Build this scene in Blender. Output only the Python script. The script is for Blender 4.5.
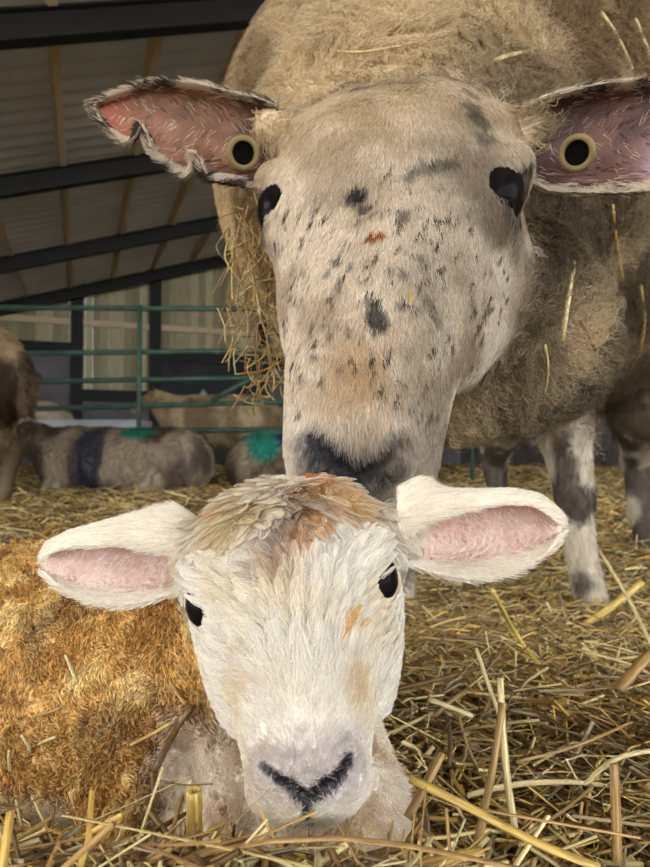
import bpy, math, random
import numpy as np
from mathutils import Vector, Matrix
from mathutils.bvhtree import BVHTree

for o in list(bpy.data.objects):
    bpy.data.objects.remove(o)
SC = bpy.context.scene
COL = SC.collection
RNG = np.random.default_rng(11)
random.seed(5)

# ------------------------------------------------------------------ camera
FPX = 640.0
CAM_Z = 0.24
PITCH = math.atan(18.5 / FPX)
cam_data = bpy.data.cameras.new('camera')
cam_data.sensor_fit = 'VERTICAL'
cam_data.sensor_height = 36.0
cam_data.lens = FPX * 36.0 / 867.0
cam_data.clip_start = 0.02
cam_data.clip_end = 200
cam_data.dof.use_dof = True
cam_data.dof.focus_distance = 0.29
cam_data.dof.aperture_fstop = 20.0
CAM = bpy.data.objects.new('camera', cam_data)
COL.objects.link(CAM)
CAM.location = (0, 0, CAM_Z)
CAM.rotation_euler = (math.pi / 2 + PITCH, 0, 0)
SC.camera = CAM
C0 = np.array([0, 0, CAM_Z])
FWD = np.array([0, math.cos(PITCH), math.sin(PITCH)])
UPV = np.array([0, -math.sin(PITCH), math.cos(PITCH)])
RGT = np.array([1.0, 0, 0])

def pt(px, py, D):
    return C0 + D * (FWD + (px - 325.0) / FPX * RGT - (py - 433.5) / FPX * UPV)

def proj(P):
    q = np.asarray(P) - C0
    d = q @ FWD
    return 325 + FPX * (q @ RGT) / d, 433.5 - FPX * (q @ UPV) / d, d

# ------------------------------------------------------------------ world, lights, exposure
SC.view_settings.view_transform = 'Standard'
SC.view_settings.look = 'None'
SC.view_settings.gamma = 1.0
SC.view_settings.use_curve_mapping = False
SC.view_settings.exposure = 1.35
W = bpy.data.worlds.new('world')
SC.world = W
W.use_nodes = True
bg = W.node_tree.nodes['Background']
bg.inputs[0].default_value = (0.95, 0.965, 1.0, 1)
bg.inputs[1].default_value = 2.15

def area(name, loc, target, sx, sy, energy, color):
    l = bpy.data.lights.new(name, 'AREA')
    l.shape = 'RECTANGLE'
    l.size = sx
    l.size_y = sy
    l.energy = energy
    l.color = color
    o = bpy.data.objects.new(name, l)
    COL.objects.link(o)
    o.location = loc
    v = Vector(target) - Vector(loc)
    o.rotation_euler = v.to_track_quat('-Z', 'Y').to_euler()
    return o
# daylight through the barn's wide open side, up to the left of and behind the camera
area('daylight_from_open_side', (-3.0, -0.75, 1.9), (0.0, 0.45, 0.3), 2.2, 1.6, 64, (1.0, 0.97, 0.92))

# ------------------------------------------------------------------ helpers
def lin(r, g, b):
    f = lambda c: ((c / 255 + 0.055) / 1.055) ** 2.4 if c > 10 else c / 255 / 12.92
    return np.array([f(r), f(g), f(b)])

def nrmz(v):
    v = np.asarray(v, float)
    return v / np.maximum(np.linalg.norm(v, axis=-1, keepdims=True), 1e-9)

def sstep(a, b, x):
    t = np.clip((x - a) / (b - a), 0, 1)
    return t * t * (3 - 2 * t)

def hash3(i, j, k, seed):
    h = (i.astype(np.int64) * 374761393 + j.astype(np.int64) * 668265263 + k.astype(np.int64) * 2147483647 + seed * 974711)
    h = (h ^ (h >> 13)) * 1274126177
    h = h ^ (h >> 16)
    return (h & 0xffffff) / float(0xffffff)

def vnoise(P, freq, seed=0):
    q = np.asarray(P, float) * freq
    b = np.floor(q)
    f = q - b
    f = f * f * (3 - 2 * f)
    i, j, k = b[..., 0].astype(int), b[..., 1].astype(int), b[..., 2].astype(int)
    r = 0
    for dx in (0, 1):
        wx = f[..., 0] if dx else 1 - f[..., 0]
        for dy in (0, 1):
            wy = f[..., 1] if dy else 1 - f[..., 1]
            for dz in (0, 1):
                wz = f[..., 2] if dz else 1 - f[..., 2]
                r = r + wx * wy * wz * hash3(i + dx, j + dy, k + dz, seed)
    return r

def fbm(P, freq, seed=0, oct=3):
    a, s, t = 0.5, 0, 0
    for o in range(oct):
        s = s + a * vnoise(P, freq * 2 ** o, seed + o * 17)
        t += a
        a *= 0.5
    return s / t

def mixc(a, b, t):
    t = np.clip(t, 0, 1)[..., None]
    return a * (1 - t) + b * t

def tag(o, label=None, cat=None, group=None, kind=None):
    if label: o['label'] = label
    if cat: o['category'] = cat
    if group: o['group'] = group
    if kind: o['kind'] = kind
    return o

def empty(name, loc=(0, 0, 0)):
    o = bpy.data.objects.new(name, None)
    o.empty_display_size = 0.05
    o.location = loc
    COL.objects.link(o)
    return o

def mesh_data(name, V, F, mat=None, cols=None, smooth=True):
    m = bpy.data.meshes.new(name)
    V = np.asarray(V, float)
    m.from_pydata([tuple(v) for v in V.tolist()], [], [tuple(f) for f in (F.tolist() if hasattr(F, 'tolist') else F)])
    if smooth:
        m.polygons.foreach_set('use_smooth', np.ones(len(m.polygons), bool))
    if cols is not None:
        a = m.attributes.new('col', 'FLOAT_COLOR', 'POINT')
        c4 = np.ones((len(V), 4), np.float32)
        c4[:, :3] = cols
        a.data.foreach_set('color', c4.ravel())
    if mat: m.materials.append(mat)
    m.update()
    return m

def link(name, data, parent=None):
    """data holds WORLD coordinates; when it has a parent its vertices move into the parent's frame"""
    o = bpy.data.objects.new(name, data)
    COL.objects.link(o)
    if parent is not None:
        o.parent = parent
        o.matrix_parent_inverse = Matrix.Translation(-Vector(root_loc(parent)))
    return o

def root_loc(p):
    l = Vector(p.location)
    return l if p.parent is None else l + Vector(p.parent.location)

def mobj(name, V, F, mat, parent=None, cols=None, smooth=True):
    return link(name, mesh_data(name, V, F, mat, cols, smooth), parent)

def boxv(c, s, rot=None):
    c = np.asarray(c, float)
    s = np.asarray(s, float) / 2
    v = np.array([[x, y, z] for x in (-1, 1) for y in (-1, 1) for z in (-1, 1)], float) * s
    if rot is not None: v = v @ np.asarray(rot).T
    return v + c, [(0, 1, 3, 2), (4, 6, 7, 5), (0, 4, 5, 1), (2, 3, 7, 6), (0, 2, 6, 4), (1, 5, 7, 3)]

def tube(path, radii, sides=6, flat=1.0, up=(0, 0, 1), cap=True):
    P = np.asarray(path, float)
    n = len(P)
    radii = np.broadcast_to(radii, (n,))
    T = np.gradient(P, axis=0)
    T = nrmz(T)
    upv = np.asarray(up, float)
    A = np.cross(T, upv)
    bad = np.linalg.norm(A, axis=1) < 1e-3
    A[bad] = np.cross(T[bad], np.array([1.0, 0.13, 0]))
    A = nrmz(A)
    B = np.cross(A, T)
    V = []
    for k in range(sides):
        a = 2 * math.pi * k / sides
        V.append(P + A * (math.cos(a) * radii)[:, None] + B * (math.sin(a) * radii * flat)[:, None])
    V = np.stack(V, 1).reshape(-1, 3)
    F = []
    for i in range(n - 1):
        for k in range(sides):
            k2 = (k + 1) % sides
            F.append((i * sides + k, i * sides + k2, (i + 1) * sides + k2, (i + 1) * sides + k))
    if cap:
        F.append(tuple(range(sides - 1, -1, -1)))
        F.append(tuple((n - 1) * sides + k for k in range(sides)))
    return V, F

def joinvf(parts):
    V, F, o = [], [], 0
    for v, f in parts:
        V.append(v)
        F += [tuple(int(i) + o for i in q) for q in f]
        o += len(v)
    return np.concatenate(V), F

# ------------------------------------------------------------------ materials
def mat_new(name):
    m = bpy.data.materials.new(name)
    m.use_nodes = True
    nt = m.node_tree
    return m, nt, nt.nodes['Principled BSDF']

def mat_noise(name, c1, c2, scale=8, rough=0.8, bump=0.0, bscale=60, metal=0.0, stretch=(1, 1, 1), spec=0.3, detail=5):
    m, nt, b = mat_new(name)
    tc = nt.nodes.new('ShaderNodeTexCoord')
    mp = nt.nodes.new('ShaderNodeMapping')
    mp.inputs['Scale'].default_value = stretch
    nt.links.new(tc.outputs['Object'], mp.inputs['Vector'])
    n = nt.nodes.new('ShaderNodeTexNoise')
    n.inputs['Scale'].default_value = scale
    n.inputs['Detail'].default_value = detail
    nt.links.new(mp.outputs[0], n.inputs['Vector'])
    r = nt.nodes.new('ShaderNodeValToRGB')
    r.color_ramp.elements[0].position = 0.3
    r.color_ramp.elements[1].position = 0.7
    r.color_ramp.elements[0].color = (*c1, 1)
    r.color_ramp.elements[1].color = (*c2, 1)
    nt.links.new(n.outputs['Fac'], r.inputs[0])
    nt.links.new(r.outputs[0], b.inputs['Base Color'])
    b.inputs['Roughness'].default_value = rough
    b.inputs['Metallic'].default_value = metal
    b.inputs['Specular IOR Level'].default_value = spec
    if bump:
        n2 = nt.nodes.new('ShaderNodeTexNoise')
        n2.inputs['Scale'].default_value = bscale
        nt.links.new(mp.outputs[0], n2.inputs['Vector'])
        bp = nt.nodes.new('ShaderNodeBump')
        bp.inputs['Strength'].default_value = bump
        bp.inputs['Distance'].default_value = 0.01
        nt.links.new(n2.outputs['Fac'], bp.inputs['Height'])
        nt.links.new(bp.outputs[0], b.inputs['Normal'])
    return m

def mat_attr(name, rough=0.7, spec=0.3, transl=0.0, bump=0.0, bscale=300, sss=0.0, vary=0.25):
    m, nt, b = mat_new(name)
    a = nt.nodes.new('ShaderNodeAttribute')
    a.attribute_name = 'col'
    src = a.outputs['Color']
    if vary:
        tc = nt.nodes.new('ShaderNodeTexCoord')
        n = nt.nodes.new('ShaderNodeTexNoise')
        n.inputs['Scale'].default_value = bscale * 0.6
        nt.links.new(tc.outputs['Object'], n.inputs['Vector'])
        mr = nt.nodes.new('ShaderNodeMapRange')
        mr.inputs['To Min'].default_value = 1 - vary
        mr.inputs['To Max'].default_value = 1 + vary
        nt.links.new(n.outputs['Fac'], mr.inputs[0])
        vm = nt.nodes.new('ShaderNodeVectorMath')
        vm.operation = 'SCALE'
        nt.links.new(a.outputs['Color'], vm.inputs[0])
        nt.links.new(mr.outputs[0], vm.inputs['Scale'])
        src = vm.outputs[0]
    nt.links.new(src, b.inputs['Base Color'])
    b.inputs['Roughness'].default_value = rough
    b.inputs['Specular IOR Level'].default_value = spec
    if sss:
        b.inputs['Subsurface Weight'].default_value = sss
        b.inputs['Subsurface Radius'].default_value = (0.01, 0.004, 0.002)
        b.inputs['Subsurface Scale'].default_value = 0.5
    if bump:
        tc2 = nt.nodes.new('ShaderNodeTexCoord')
        n2 = nt.nodes.new('ShaderNodeTexNoise')
        n2.inputs['Scale'].default_value = bscale
        nt.links.new(tc2.outputs['Object'], n2.inputs['Vector'])
        bp = nt.nodes.new('ShaderNodeBump')
        bp.inputs['Strength'].default_value = bump
        bp.inputs['Distance'].default_value = 0.003
        nt.links.new(n2.outputs['Fac'], bp.inputs['Height'])
        nt.links.new(bp.outputs[0], b.inputs['Normal'])
    if transl:
        t = nt.nodes.new('ShaderNodeBsdfTranslucent')
        nt.links.new(src, t.inputs['Color'])
        mx = nt.nodes.new('ShaderNodeMixShader')
        mx.inputs[0].default_value = transl
        out = nt.nodes['Material Output']
        nt.links.new(b.outputs[0], mx.inputs[1])
        nt.links.new(t.outputs[0], mx.inputs[2])
        nt.links.new(mx.outputs[0], out.inputs['Surface'])
    return m

M_HAIR = mat_attr('wool_fibre', rough=0.55, spec=0.25, transl=0.3, vary=0.0)
M_WET = mat_attr('wet_wool_fibre', rough=0.3, spec=0.5, transl=0.25, vary=0.0)
M_SKIN = mat_attr('skin', rough=0.6, spec=0.3, bump=0.3, bscale=900)
M_EAR = mat_attr('ear_skin', rough=0.6, spec=0.3, bump=0.2, bscale=700, transl=0.25)
M_STRAWV = mat_attr('straw_bedding', rough=0.45, spec=0.4, vary=0.25, bscale=120, bump=0.2, transl=0.1)

def vary_by_object(m, lo, hi):
    nt = m.node_tree
    b = nt.nodes['Principled BSDF']
    src = b.inputs['Base Color'].links[0].from_socket
    oi = nt.nodes.new('ShaderNodeObjectInfo')
    mr = nt.nodes.new('ShaderNodeMapRange')
    mr.inputs['To Min'].default_value = lo
    mr.inputs['To Max'].default_value = hi
    nt.links.new(oi.outputs['Random'], mr.inputs[0])
    vm = nt.nodes.new('ShaderNodeVectorMath')
    vm.operation = 'SCALE'
    nt.links.new(src, vm.inputs[0])
    nt.links.new(mr.outputs[0], vm.inputs['Scale'])
    nt.links.new(vm.outputs[0], b.inputs['Base Color'])

def mat_plain(name, c, rough=0.5, spec=0.5, metal=0.0):
    m, nt, b = mat_new(name)
    b.inputs['Base Color'].default_value = (*c, 1)
    b.inputs['Roughness'].default_value = rough
    b.inputs['Specular IOR Level'].default_value = spec
    b.inputs['Metallic'].default_value = metal
    return m
M_EYE = mat_noise('eye_gloss', (0.004, 0.004, 0.005), (0.012, 0.009, 0.008), scale=150, rough=0.16, spec=0.03)

def mat_straw(name, stops):
    """colour picked per stalk, with lengthwise streaks"""
    m, nt, b = mat_new(name)
    oi = nt.nodes.new('ShaderNodeObjectInfo')
    r = nt.nodes.new('ShaderNodeValToRGB')
    els = r.color_ramp.elements
    while len(els) < len(stops): els.new(0.5)
    for i, c in enumerate(stops):
        els[i].position = i / max(1, len(stops) - 1)
        els[i].color = (*c, 1)
    nt.links.new(oi.outputs['Random'], r.inputs[0])
    tc = nt.nodes.new('ShaderNodeTexCoord')
    mp = nt.nodes.new('ShaderNodeMapping')
    mp.inputs['Scale'].default_value = (45, 1100, 1100)
    nt.links.new(tc.outputs['Object'], mp.inputs[0])
    n = nt.nodes.new('ShaderNodeTexNoise')
    n.inputs['Scale'].default_value = 1.0
    nt.links.new(mp.outputs[0], n.inputs['Vector'])
    mr = nt.nodes.new('ShaderNodeMapRange')
    mr.inputs['From Min'].default_value = 0.28
    mr.inputs['From Max'].default_value = 0.72
    mr.inputs['To Min'].default_value = 0.42
    mr.inputs['To Max'].default_value = 1.3
    nt.links.new(n.outputs['Fac'], mr.inputs[0])
    vm = nt.nodes.new('ShaderNodeVectorMath')
    vm.operation = 'SCALE'
    nt.links.new(r.outputs[0], vm.inputs[0])
    nt.links.new(mr.outputs[0], vm.inputs['Scale'])
    nt.links.new(vm.outputs[0], b.inputs['Base Color'])
    b.inputs['Roughness'].default_value = 0.42
    b.inputs['Specular IOR Level'].default_value = 0.45
    bp = nt.nodes.new('ShaderNodeBump')
    bp.inputs['Strength'].default_value = 0.3
    bp.inputs['Distance'].default_value = 0.001
    nt.links.new(n.outputs['Fac'], bp.inputs['Height'])
    nt.links.new(bp.outputs[0], b.inputs['Normal'])
    return m
S_PALE, S_GOLD, S_TAN = lin(226, 208, 150), lin(214, 178, 92), lin(176, 142, 88)
S_BROWN, S_GREY, S_YEL = lin(112, 84, 50), lin(150, 134, 108), lin(226, 196, 110)
M_STALK = mat_straw('straw_mixed', [S_TAN, S_PALE, S_GOLD, S_GREY, S_TAN, S_BROWN])
M_STALK_PALE = mat_straw('straw_pale', [S_PALE, S_PALE * 0.9])
M_STALK_GOLD = mat_straw('straw_gold', [S_GOLD, S_YEL])
M_STALK_TAN = mat_straw('straw_tan', [S_TAN, S_TAN * 1.1])
M_STALK_BROWN = mat_straw('straw_brown', [S_BROWN, S_BROWN * 1.2])

# ------------------------------------------------------------------ ground shape
def ground(x, y):
    x = np.asarray(x, float)
    y = np.asarray(y, float)
    g = 0.045 * (1 - sstep(0.42, 0.95, y))
    g = g + 0.058 * np.exp(-((y - 0.19) / 0.038) ** 2) * sstep(-0.3, -0.2, x) * sstep(0.075, 0.02, x)
    P = np.stack([x, y, np.zeros_like(x)], -1)
    g = g + 0.016 * (fbm(P, 6.0, 3, 3) - 0.5) * (0.4 + sstep(0.5, 1.5, y)) + 0.05 * (fbm(P, 1.3, 9, 2) - 0.5) * sstep(1.2, 3.0, y)
    return g

def gp(px, py, h=0.0):
    """point where the pixel's ray meets the bedding raised by h"""
    d = pt(px, py, 1.0) - C0
    lo, D = 0.12, None
    prev = None
    for D in np.linspace(0.14, 2.0, 400):
        p = C0 + d * D
        if p[2] <= ground(p[0], p[1]) + h:
            return p
    return C0 + d * 2.0

# ------------------------------------------------------------------ barn (its long axis runs off to the left of the view)
BA = math.radians(20.8)
BD = np.array([-math.sin(BA), math.cos(BA), 0])
BS = np.array([math.cos(BA), math.sin(BA), 0])
BROT = np.stack([BS, BD, np.array([0, 0, 1.0])], 1)
def bp_(s, w, z): return BS * s + BD * w + np.array([0, 0, z])
def roof_z(s): return 2.89 + 0.324 * s
RIDGE_S = 6.0
PITCHA = math.atan(0.324)

M_ROOF = mat_noise('roof_sheet_grey', lin(128, 120, 110), lin(164, 154, 142), scale=1.2, rough=0.85, bump=0.2, bscale=20)
# translucency added to the sheeting so daylight brightens the roof's underside
_nt = M_ROOF.node_tree
_t = _nt.nodes.new('ShaderNodeBsdfTranslucent')
_t.inputs[0].default_value = (0.62, 0.58, 0.5, 1)
_mx = _nt.nodes.new('ShaderNodeMixShader')
_mx.inputs[0].default_value = 0.13
_nt.links.new(_nt.nodes['Principled BSDF'].outputs[0], _mx.inputs[1])
_nt.links.new(_t.outputs[0], _mx.inputs[2])
_nt.links.new(_mx.outputs[0], _nt.nodes['Material Output'].inputs['Surface'])
M_STEEL = mat_noise('painted_steel_dark', lin(24, 25, 24), lin(34, 34, 32), scale=6, rough=0.6)
M_PURLIN = mat_noise('timber_purlin', lin(206, 184, 150), lin(226, 206, 172), scale=14, rough=0.8, stretch=(1, 8, 8))
M_BOARD = mat_noise('weathered_board', lin(176, 168, 132), lin(206, 196, 160), scale=9, rough=0.85, stretch=(6, 6, 0.6))
vary_by_object(M_BOARD, 0.55, 1.2)
M_CONC = mat_noise('concrete_panel', lin(104, 102, 106), lin(132, 128, 130), scale=3, rough=0.9, bump=0.3)
M_CONC_SHADED = mat_noise('concrete_shaded', lin(52, 54, 60), lin(66, 68, 72), scale=3, rough=0.9)  # darker copy of the concrete, one bay's shadow put into the colour
M_FLOOR = mat_noise('bedding_floor', lin(112, 90, 54), lin(176, 148, 92), scale=30, rough=0.95, bump=0.8, bscale=120)

def bbox(name, s0, s1, w0, w1, z0, z1, mat, parent=None):
    c = bp_((s0 + s1) / 2, (w0 + w1) / 2, (z0 + z1) / 2)
    v, f = boxv(c, (s1 - s0, w1 - w0, z1 - z0), BROT)
    return mobj(name, v, f, mat, parent, smooth=False)

# floor
gx = np.concatenate([np.linspace(-14, -1.2, 40), np.linspace(-1.15, 1.3, 110), np.linspace(1.4, 14, 40)])
gy = np.concatenate([np.linspace(-6, 0.0, 16), np.linspace(0.03, 1.5, 90), np.linspace(1.56, 5, 50), np.linspace(5.3, 16, 24)])
XX, YY = np.meshgrid(gx, gy, indexing='ij')
V = np.stack([XX, YY, ground(XX, YY) - 0.006], -1).reshape(-1, 3)
ni, nj = XX.shape
idx = np.arange(ni * nj).reshape(ni, nj)
F = np.stack([idx[:-1, :-1], idx[1:, :-1], idx[1:, 1:], idx[:-1, 1:]], -1).reshape(-1, 4)
floor = mobj('floor', V, F, M_FLOOR)
tag(floor, 'barn floor deep in trampled straw bedding', 'floor', kind='structure')

# roof: two slopes of sheeting, corrugated
def roof_side(name, sa, sb, sign):
    ws = np.array([-5.0, 12.2])
    n = 690
    S = np.linspace(sa, sb, 3)
    Wn = np.linspace(ws[0], ws[1], n)
    SS, WW = np.meshgrid(S, Wn, indexing='ij')
    z = np.where(SS <= RIDGE_S, roof_z(SS), 2 * roof_z(RIDGE_S) - roof_z(SS)) + 0.15 + 0.018 * np.sin(WW * 2 * math.pi / 0.2)
    P = SS[..., None] * BS + WW[..., None] * BD + z[..., None] * np.array([0, 0, 1.0])
    k = np.arange(SS.size).reshape(SS.shape)
    Fq = np.stack([k[:-1, :-1], k[1:, :-1], k[1:, 1:], k[:-1, 1:]], -1).reshape(-1, 4)
    o = mobj(name, P.reshape(-1, 3), Fq, M_ROOF)
    md = o.modifiers.new('sheet', 'SOLIDIFY')
    md.thickness = 0.012
    return o
ceil = tag(empty('ceiling', tuple(bp_(0, 4, 2.8))), 'pitched barn roof of grey sheeting on dark rafters and pale purlins', 'roof', kind='structure')
for a, b in ((-5.5, RIDGE_S), (RIDGE_S, 15.0)):
    o = roof_side('roof_sheeting', a, b, 1)
    o.parent = ceil
    o.matrix_parent_inverse = Matrix.Translation(-ceil.location)

def rafter(w, depth=0.17):
    """steel I-section following the slope"""
    parts = []
    for s0, s1, sg in ((-5.5, RIDGE_S, 1), (RIDGE_S, 15, -1)):
        L = (s1 - s0) / math.cos(PITCHA)
        sm = (s0 + s1) / 2
        zt = roof_z(s0) + 0.05 if sg > 0 else 0
        zm = (roof_z(sm) if sg > 0 else 2 * roof_z(RIDGE_S) - roof_z(sm)) + 0.03 - depth / 2
        ca, sa = math.cos(PITCHA), math.sin(PITCHA) * sg
        ax = BS * ca + np.array([0, 0, sa])
        az = -BS * sa + np.array([0, 0, ca])
        R = np.stack([ax, BD, az], 1)
        c = bp_(sm, w, zm)
        parts += [boxv(c, (L, 0.012, depth), R), boxv(c + az * depth / 2, (L, 0.1, 0.014), R), boxv(c - az * depth / 2, (L, 0.1, 0.014), R)]
    v, f = joinvf(parts)
    return mobj('rafter', v, f, M_STEEL, ceil, smooth=False)
for w in (-3.0, -0.6, 1.7, 4.06, 6.31, 8.69, 10.95):
    rafter(w)
s = -4.75
while s < 13:
    z = roof_z(s) if s < RIDGE_S else 2 * roof_z(RIDGE_S) - roof_z(s)
    sg = 1 if s < RIDGE_S else -1
    ca, sa = math.cos(PITCHA), math.sin(PITCHA) * sg
    R = np.stack([BS * ca + np.array([0, 0, sa]), BD, -BS * sa + np.array([0, 0, ca])], 1)
    v, f = boxv(bp_(s, 3.6, z + 0.085), (0.055, 17.2, 0.11), R)
    mobj('purlin', v, f, M_PURLIN, ceil, smooth=False)
    s += 0.65

# back wall
WB = 11.25
wall_back = tag(empty('wall_back', tuple(bp_(0, WB, 0))), 'gable wall of spaced vertical boards over concrete panels', 'wall', kind='structure')
def s_of(px, w):
    k = (px - 325) / FPX
    y = w / (math.cos(BA) - math.sin(BA) * k)
    return (math.cos(BA) * k + math.sin(BA)) * y, y
def z_of(py, y): return CAM_Z + (452 - py) / FPX * y
posts = [s_of(p, WB)[0] for p in (-60, 76, 154, 262, 390, 520, 650)]
bots = [1.9, 1.15, 1.85, 1.85, 1.85, 1.85]
def top_at(s): return (roof_z(s) if s < RIDGE_S else 2 * roof_z(RIDGE_S) - roof_z(s)) + 0.15
s = -5.2
bi = 0
while s < 14:
    bot = 1.85
    for i in range(len(bots)):
        if posts[i] <= s < posts[i + 1]: bot = bots[i]
    wd = 0.118 + 0.012 * random.random()
    zt = top_at(s + wd / 2)
    bbox('board', s, s + wd, WB, WB + 0.02 + 0.01 * random.random(), bot, zt, M_BOARD, wall_back)
    s += wd + 0.001
    bi += 1
for i, p in enumerate(posts):
    bbox('post', p - 0.09, p + 0.09, WB - 0.16, WB - 0.01, -0.1, top_at(p) - 0.15, M_STEEL, wall_back)
for i in range(len(bots)):
    bbox('rail', posts[i] + 0.09, posts[i + 1] - 0.09, WB - 0.08, WB - 0.005, bots[i] - 0.08, bots[i] + 0.12, M_STEEL, wall_back)
    bbox('rail', posts[i] + 0.09, posts[i + 1] - 0.09, WB - 0.06, WB - 0.005, 2.32, 2.42, M_PURLIN, wall_back)
    bbox('concrete_panel', posts[i] + 0.09, posts[i + 1] - 0.09, WB - 0.05, WB + 0.1, -0.1, bots[i] - 0.08, M_CONC if i < 2 or i > 2 else M_CONC_SHADED, wall_back)
bbox('concrete_panel', -5.3, posts[0] - 0.09, WB - 0.05, WB + 0.1, -0.1, 1.8, M_CONC, wall_back)
bbox('concrete_panel', posts[-1] + 0.09, 14, WB - 0.05, WB + 0.1, -0.1, 1.8, M_CONC, wall_back)

# right-hand wall
SR = 7.2
wall_right = tag(empty('wall_right', tuple(bp_(SR, 4, 0))), 'grey concrete side wall with boards above', 'wall', kind='structure')
for i in range(6):
    w0 = -4 + i * 2.6
    bbox('concrete_panel', SR, SR + 0.15, w0, w0 + 2.58, -0.1, 1.6, M_CONC, wall_right)
    w = w0
    while w < w0 + 2.5:
        bbox('board', SR + 0.02, SR + 0.05, w, w + 0.2, 1.6, 4.45, M_BOARD, wall_right)
        w += 0.213
# low wall on the left stops at the open bay next to the camera
wall_left = tag(empty('wall_left', tuple(bp_(-5.2, 7, 0))), 'concrete side wall at the far left of the barn', 'wall', kind='structure')
for i in range(3):
    w0 = 3.4 + i * 2.6
    bbox('concrete_panel', -5.35, -5.2, w0, w0 + 2.58, -0.1, 1.25, M_CONC, wall_left)

# ------------------------------------------------------------------ implicit modelling of animals
def sd_cone(P, a, b, ra, rb):
    a = np.asarray(a, np.float32); b = np.asarray(b, np.float32)
    ab = b - a
    q = P - a
    t = np.clip((q @ ab) / np.float32(ab @ ab), 0, 1)
    d = np.sqrt(np.sum((q - t[:, None] * ab) ** 2, 1))
    return d - (ra + (rb - ra) * t)

def sd_chain(P, pts, rs, k=0.0):
    r = None
    for i in range(len(pts) - 1):
        d = sd_cone(P, pts[i], pts[i + 1], rs[i], rs[i + 1])
        r = d if r is None else (smin(r, d, k) if k else np.minimum(r, d))
    return r

def sd_ell(P, c, rad, R=None):
    q = P - np.asarray(c, np.float32)
    if R is not None: q = q @ np.asarray(R, np.float32)
    rad = np.asarray(rad, np.float32)
    k0 = np.sqrt(np.sum((q / rad) ** 2, 1))
    k1 = np.sqrt(np.sum((q / rad ** 2) ** 2, 1)) + 1e-6
    return k0 * (k0 - 1) / k1

def smin(a, b, k):
    h = np.clip(0.5 + 0.5 * (b - a) / k, 0, 1)
    return b * (1 - h) + a * h - k * h * (1 - h)

def smax(a, b, k): return -smin(-a, -b, k)

def spline(ts, vs, t):
    """smooth interpolation through control values"""
    ts = np.asarray(ts, float); vs = np.asarray(vs, float)
    m = np.gradient(vs, ts)
    t = np.clip(t, ts[0], ts[-1])
    i = np.clip(np.searchsorted(ts, t) - 1, 0, len(ts) - 2)
    h = ts[i + 1] - ts[i]
    u = (t - ts[i]) / h
    return ((2 * u ** 3 - 3 * u ** 2 + 1) * vs[i] + (u ** 3 - 2 * u ** 2 + u) * h * m[i] + (-2 * u ** 3 + 3 * u ** 2) * vs[i + 1] + (u ** 3 - u ** 2) * h * m[i + 1])

def sd_loft(L, table, n=2.4):
    """head: cross sections along t (column 1 of L); table rows t, half width, top U, bottom U"""
    T = np.array(table)
    t = L[:, 1]
    w = spline(T[:, 0], T[:, 1], t)
    top = spline(T[:, 0], T[:, 2], t)
    bot = spline(T[:, 0], T[:, 3], t)
    h = (top - bot) / 2
    c = (top + bot) / 2
    u = (L[:, 2] - c) / h
    # the jaw side is narrower than the brow side
    wj = w * (1 - 0.22 * sstep(0.0, -1.0, u))
    k = (np.abs(L[:, 0] / wj) ** n + np.abs(u) ** n) ** (1 / n)
    d = (k - 1) * np.minimum(wj, h)
    over = np.maximum(np.maximum(T[0, 0] - t, t - T[-1, 0]), 0)
    return np.where(over > 0, np.sqrt(np.maximum(d, 0) ** 2 + over ** 2), d).astype(np.float32)

def surface_nets(vals, ax, ay, az):
    s = vals < 0
    nx, ny, nz = vals.shape
    cnt = np.zeros((nx - 1, ny - 1, nz - 1), np.int8)
    for i in (0, 1):
        for j in (0, 1):
            for k in (0, 1):
                cnt += s[i:nx - 1 + i, j:ny - 1 + j, k:nz - 1 + k]
    act = (cnt > 0) & (cnt < 8)
    I, J, K = np.nonzero(act)
    idx = np.full(act.shape, -1, np.int64)
    idx[I, J, K] = np.arange(len(I))
    acc = np.zeros((len(I), 3)); num = np.zeros(len(I))
    cor = [(i, j, k) for i in (0, 1) for j in (0, 1) for k in (0, 1)]
    for a in cor:
        for d in range(3):
            if a[d]: continue
            b = list(a); b[d] = 1
            va = vals[I + a[0], J + a[1], K + a[2]]; vb = vals[I + b[0], J + b[1], K + b[2]]
            m = (va < 0) != (vb < 0)
            t = np.where(m, va / np.where(m, va - vb, 1), 0)
            p = np.tile(np.array(a, float), (len(I), 1))
            p[:, d] += t
            acc += p * m[:, None]
            num += m
    acc /= num[:, None]
    V = np.stack([np.interp(I + acc[:, 0], np.arange(nx), ax), np.interp(J + acc[:, 1], np.arange(ny), ay), np.interp(K + acc[:, 2], np.arange(nz), az)], 1)
    Fs = []
    for d in range(3):
        e1, e2 = [(1, 2), (2, 0), (0, 1)][d]
        lo = [slice(1, -1)] * 3
        lo[d] = slice(0, -1)
        hi = list(lo)
        hi[d] = slice(1, None)
        A = s[tuple(lo)]; B = s[tuple(hi)]
        m = A != B
        q = np.array(np.nonzero(m)).T
        off = np.ones(3, int); off[d] = 0
        q = q + off
        sign = A[m]
        def cell(o1, o2):
            c = q.copy()
            c[:, e1] -= o1; c[:, e2] -= o2
            return idx[c[:, 0], c[:, 1], c[:, 2]]
        f = np.stack([cell(1, 1), cell(0, 1), cell(0, 0), cell(1, 0)], 1)
        f[~sign] = f[~sign][:, ::-1]
        Fs.append(f)
    F = np.concatenate(Fs)
    return V, F[(F >= 0).all(1)]

def mesh_sdf(fn, ax, ay, az):
    G = np.stack(np.meshgrid(ax, ay, az, indexing='ij'), -1).reshape(-1, 3).astype(np.float32)
    out = np.empty(len(G), np.float32)
    step = 600000
    for i in range(0, len(G), step):
        out[i:i + step] = fn(G[i:i + step])
    return surface_nets(out.reshape(len(ax), len(ay), len(az)), ax, ay, az)

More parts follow.
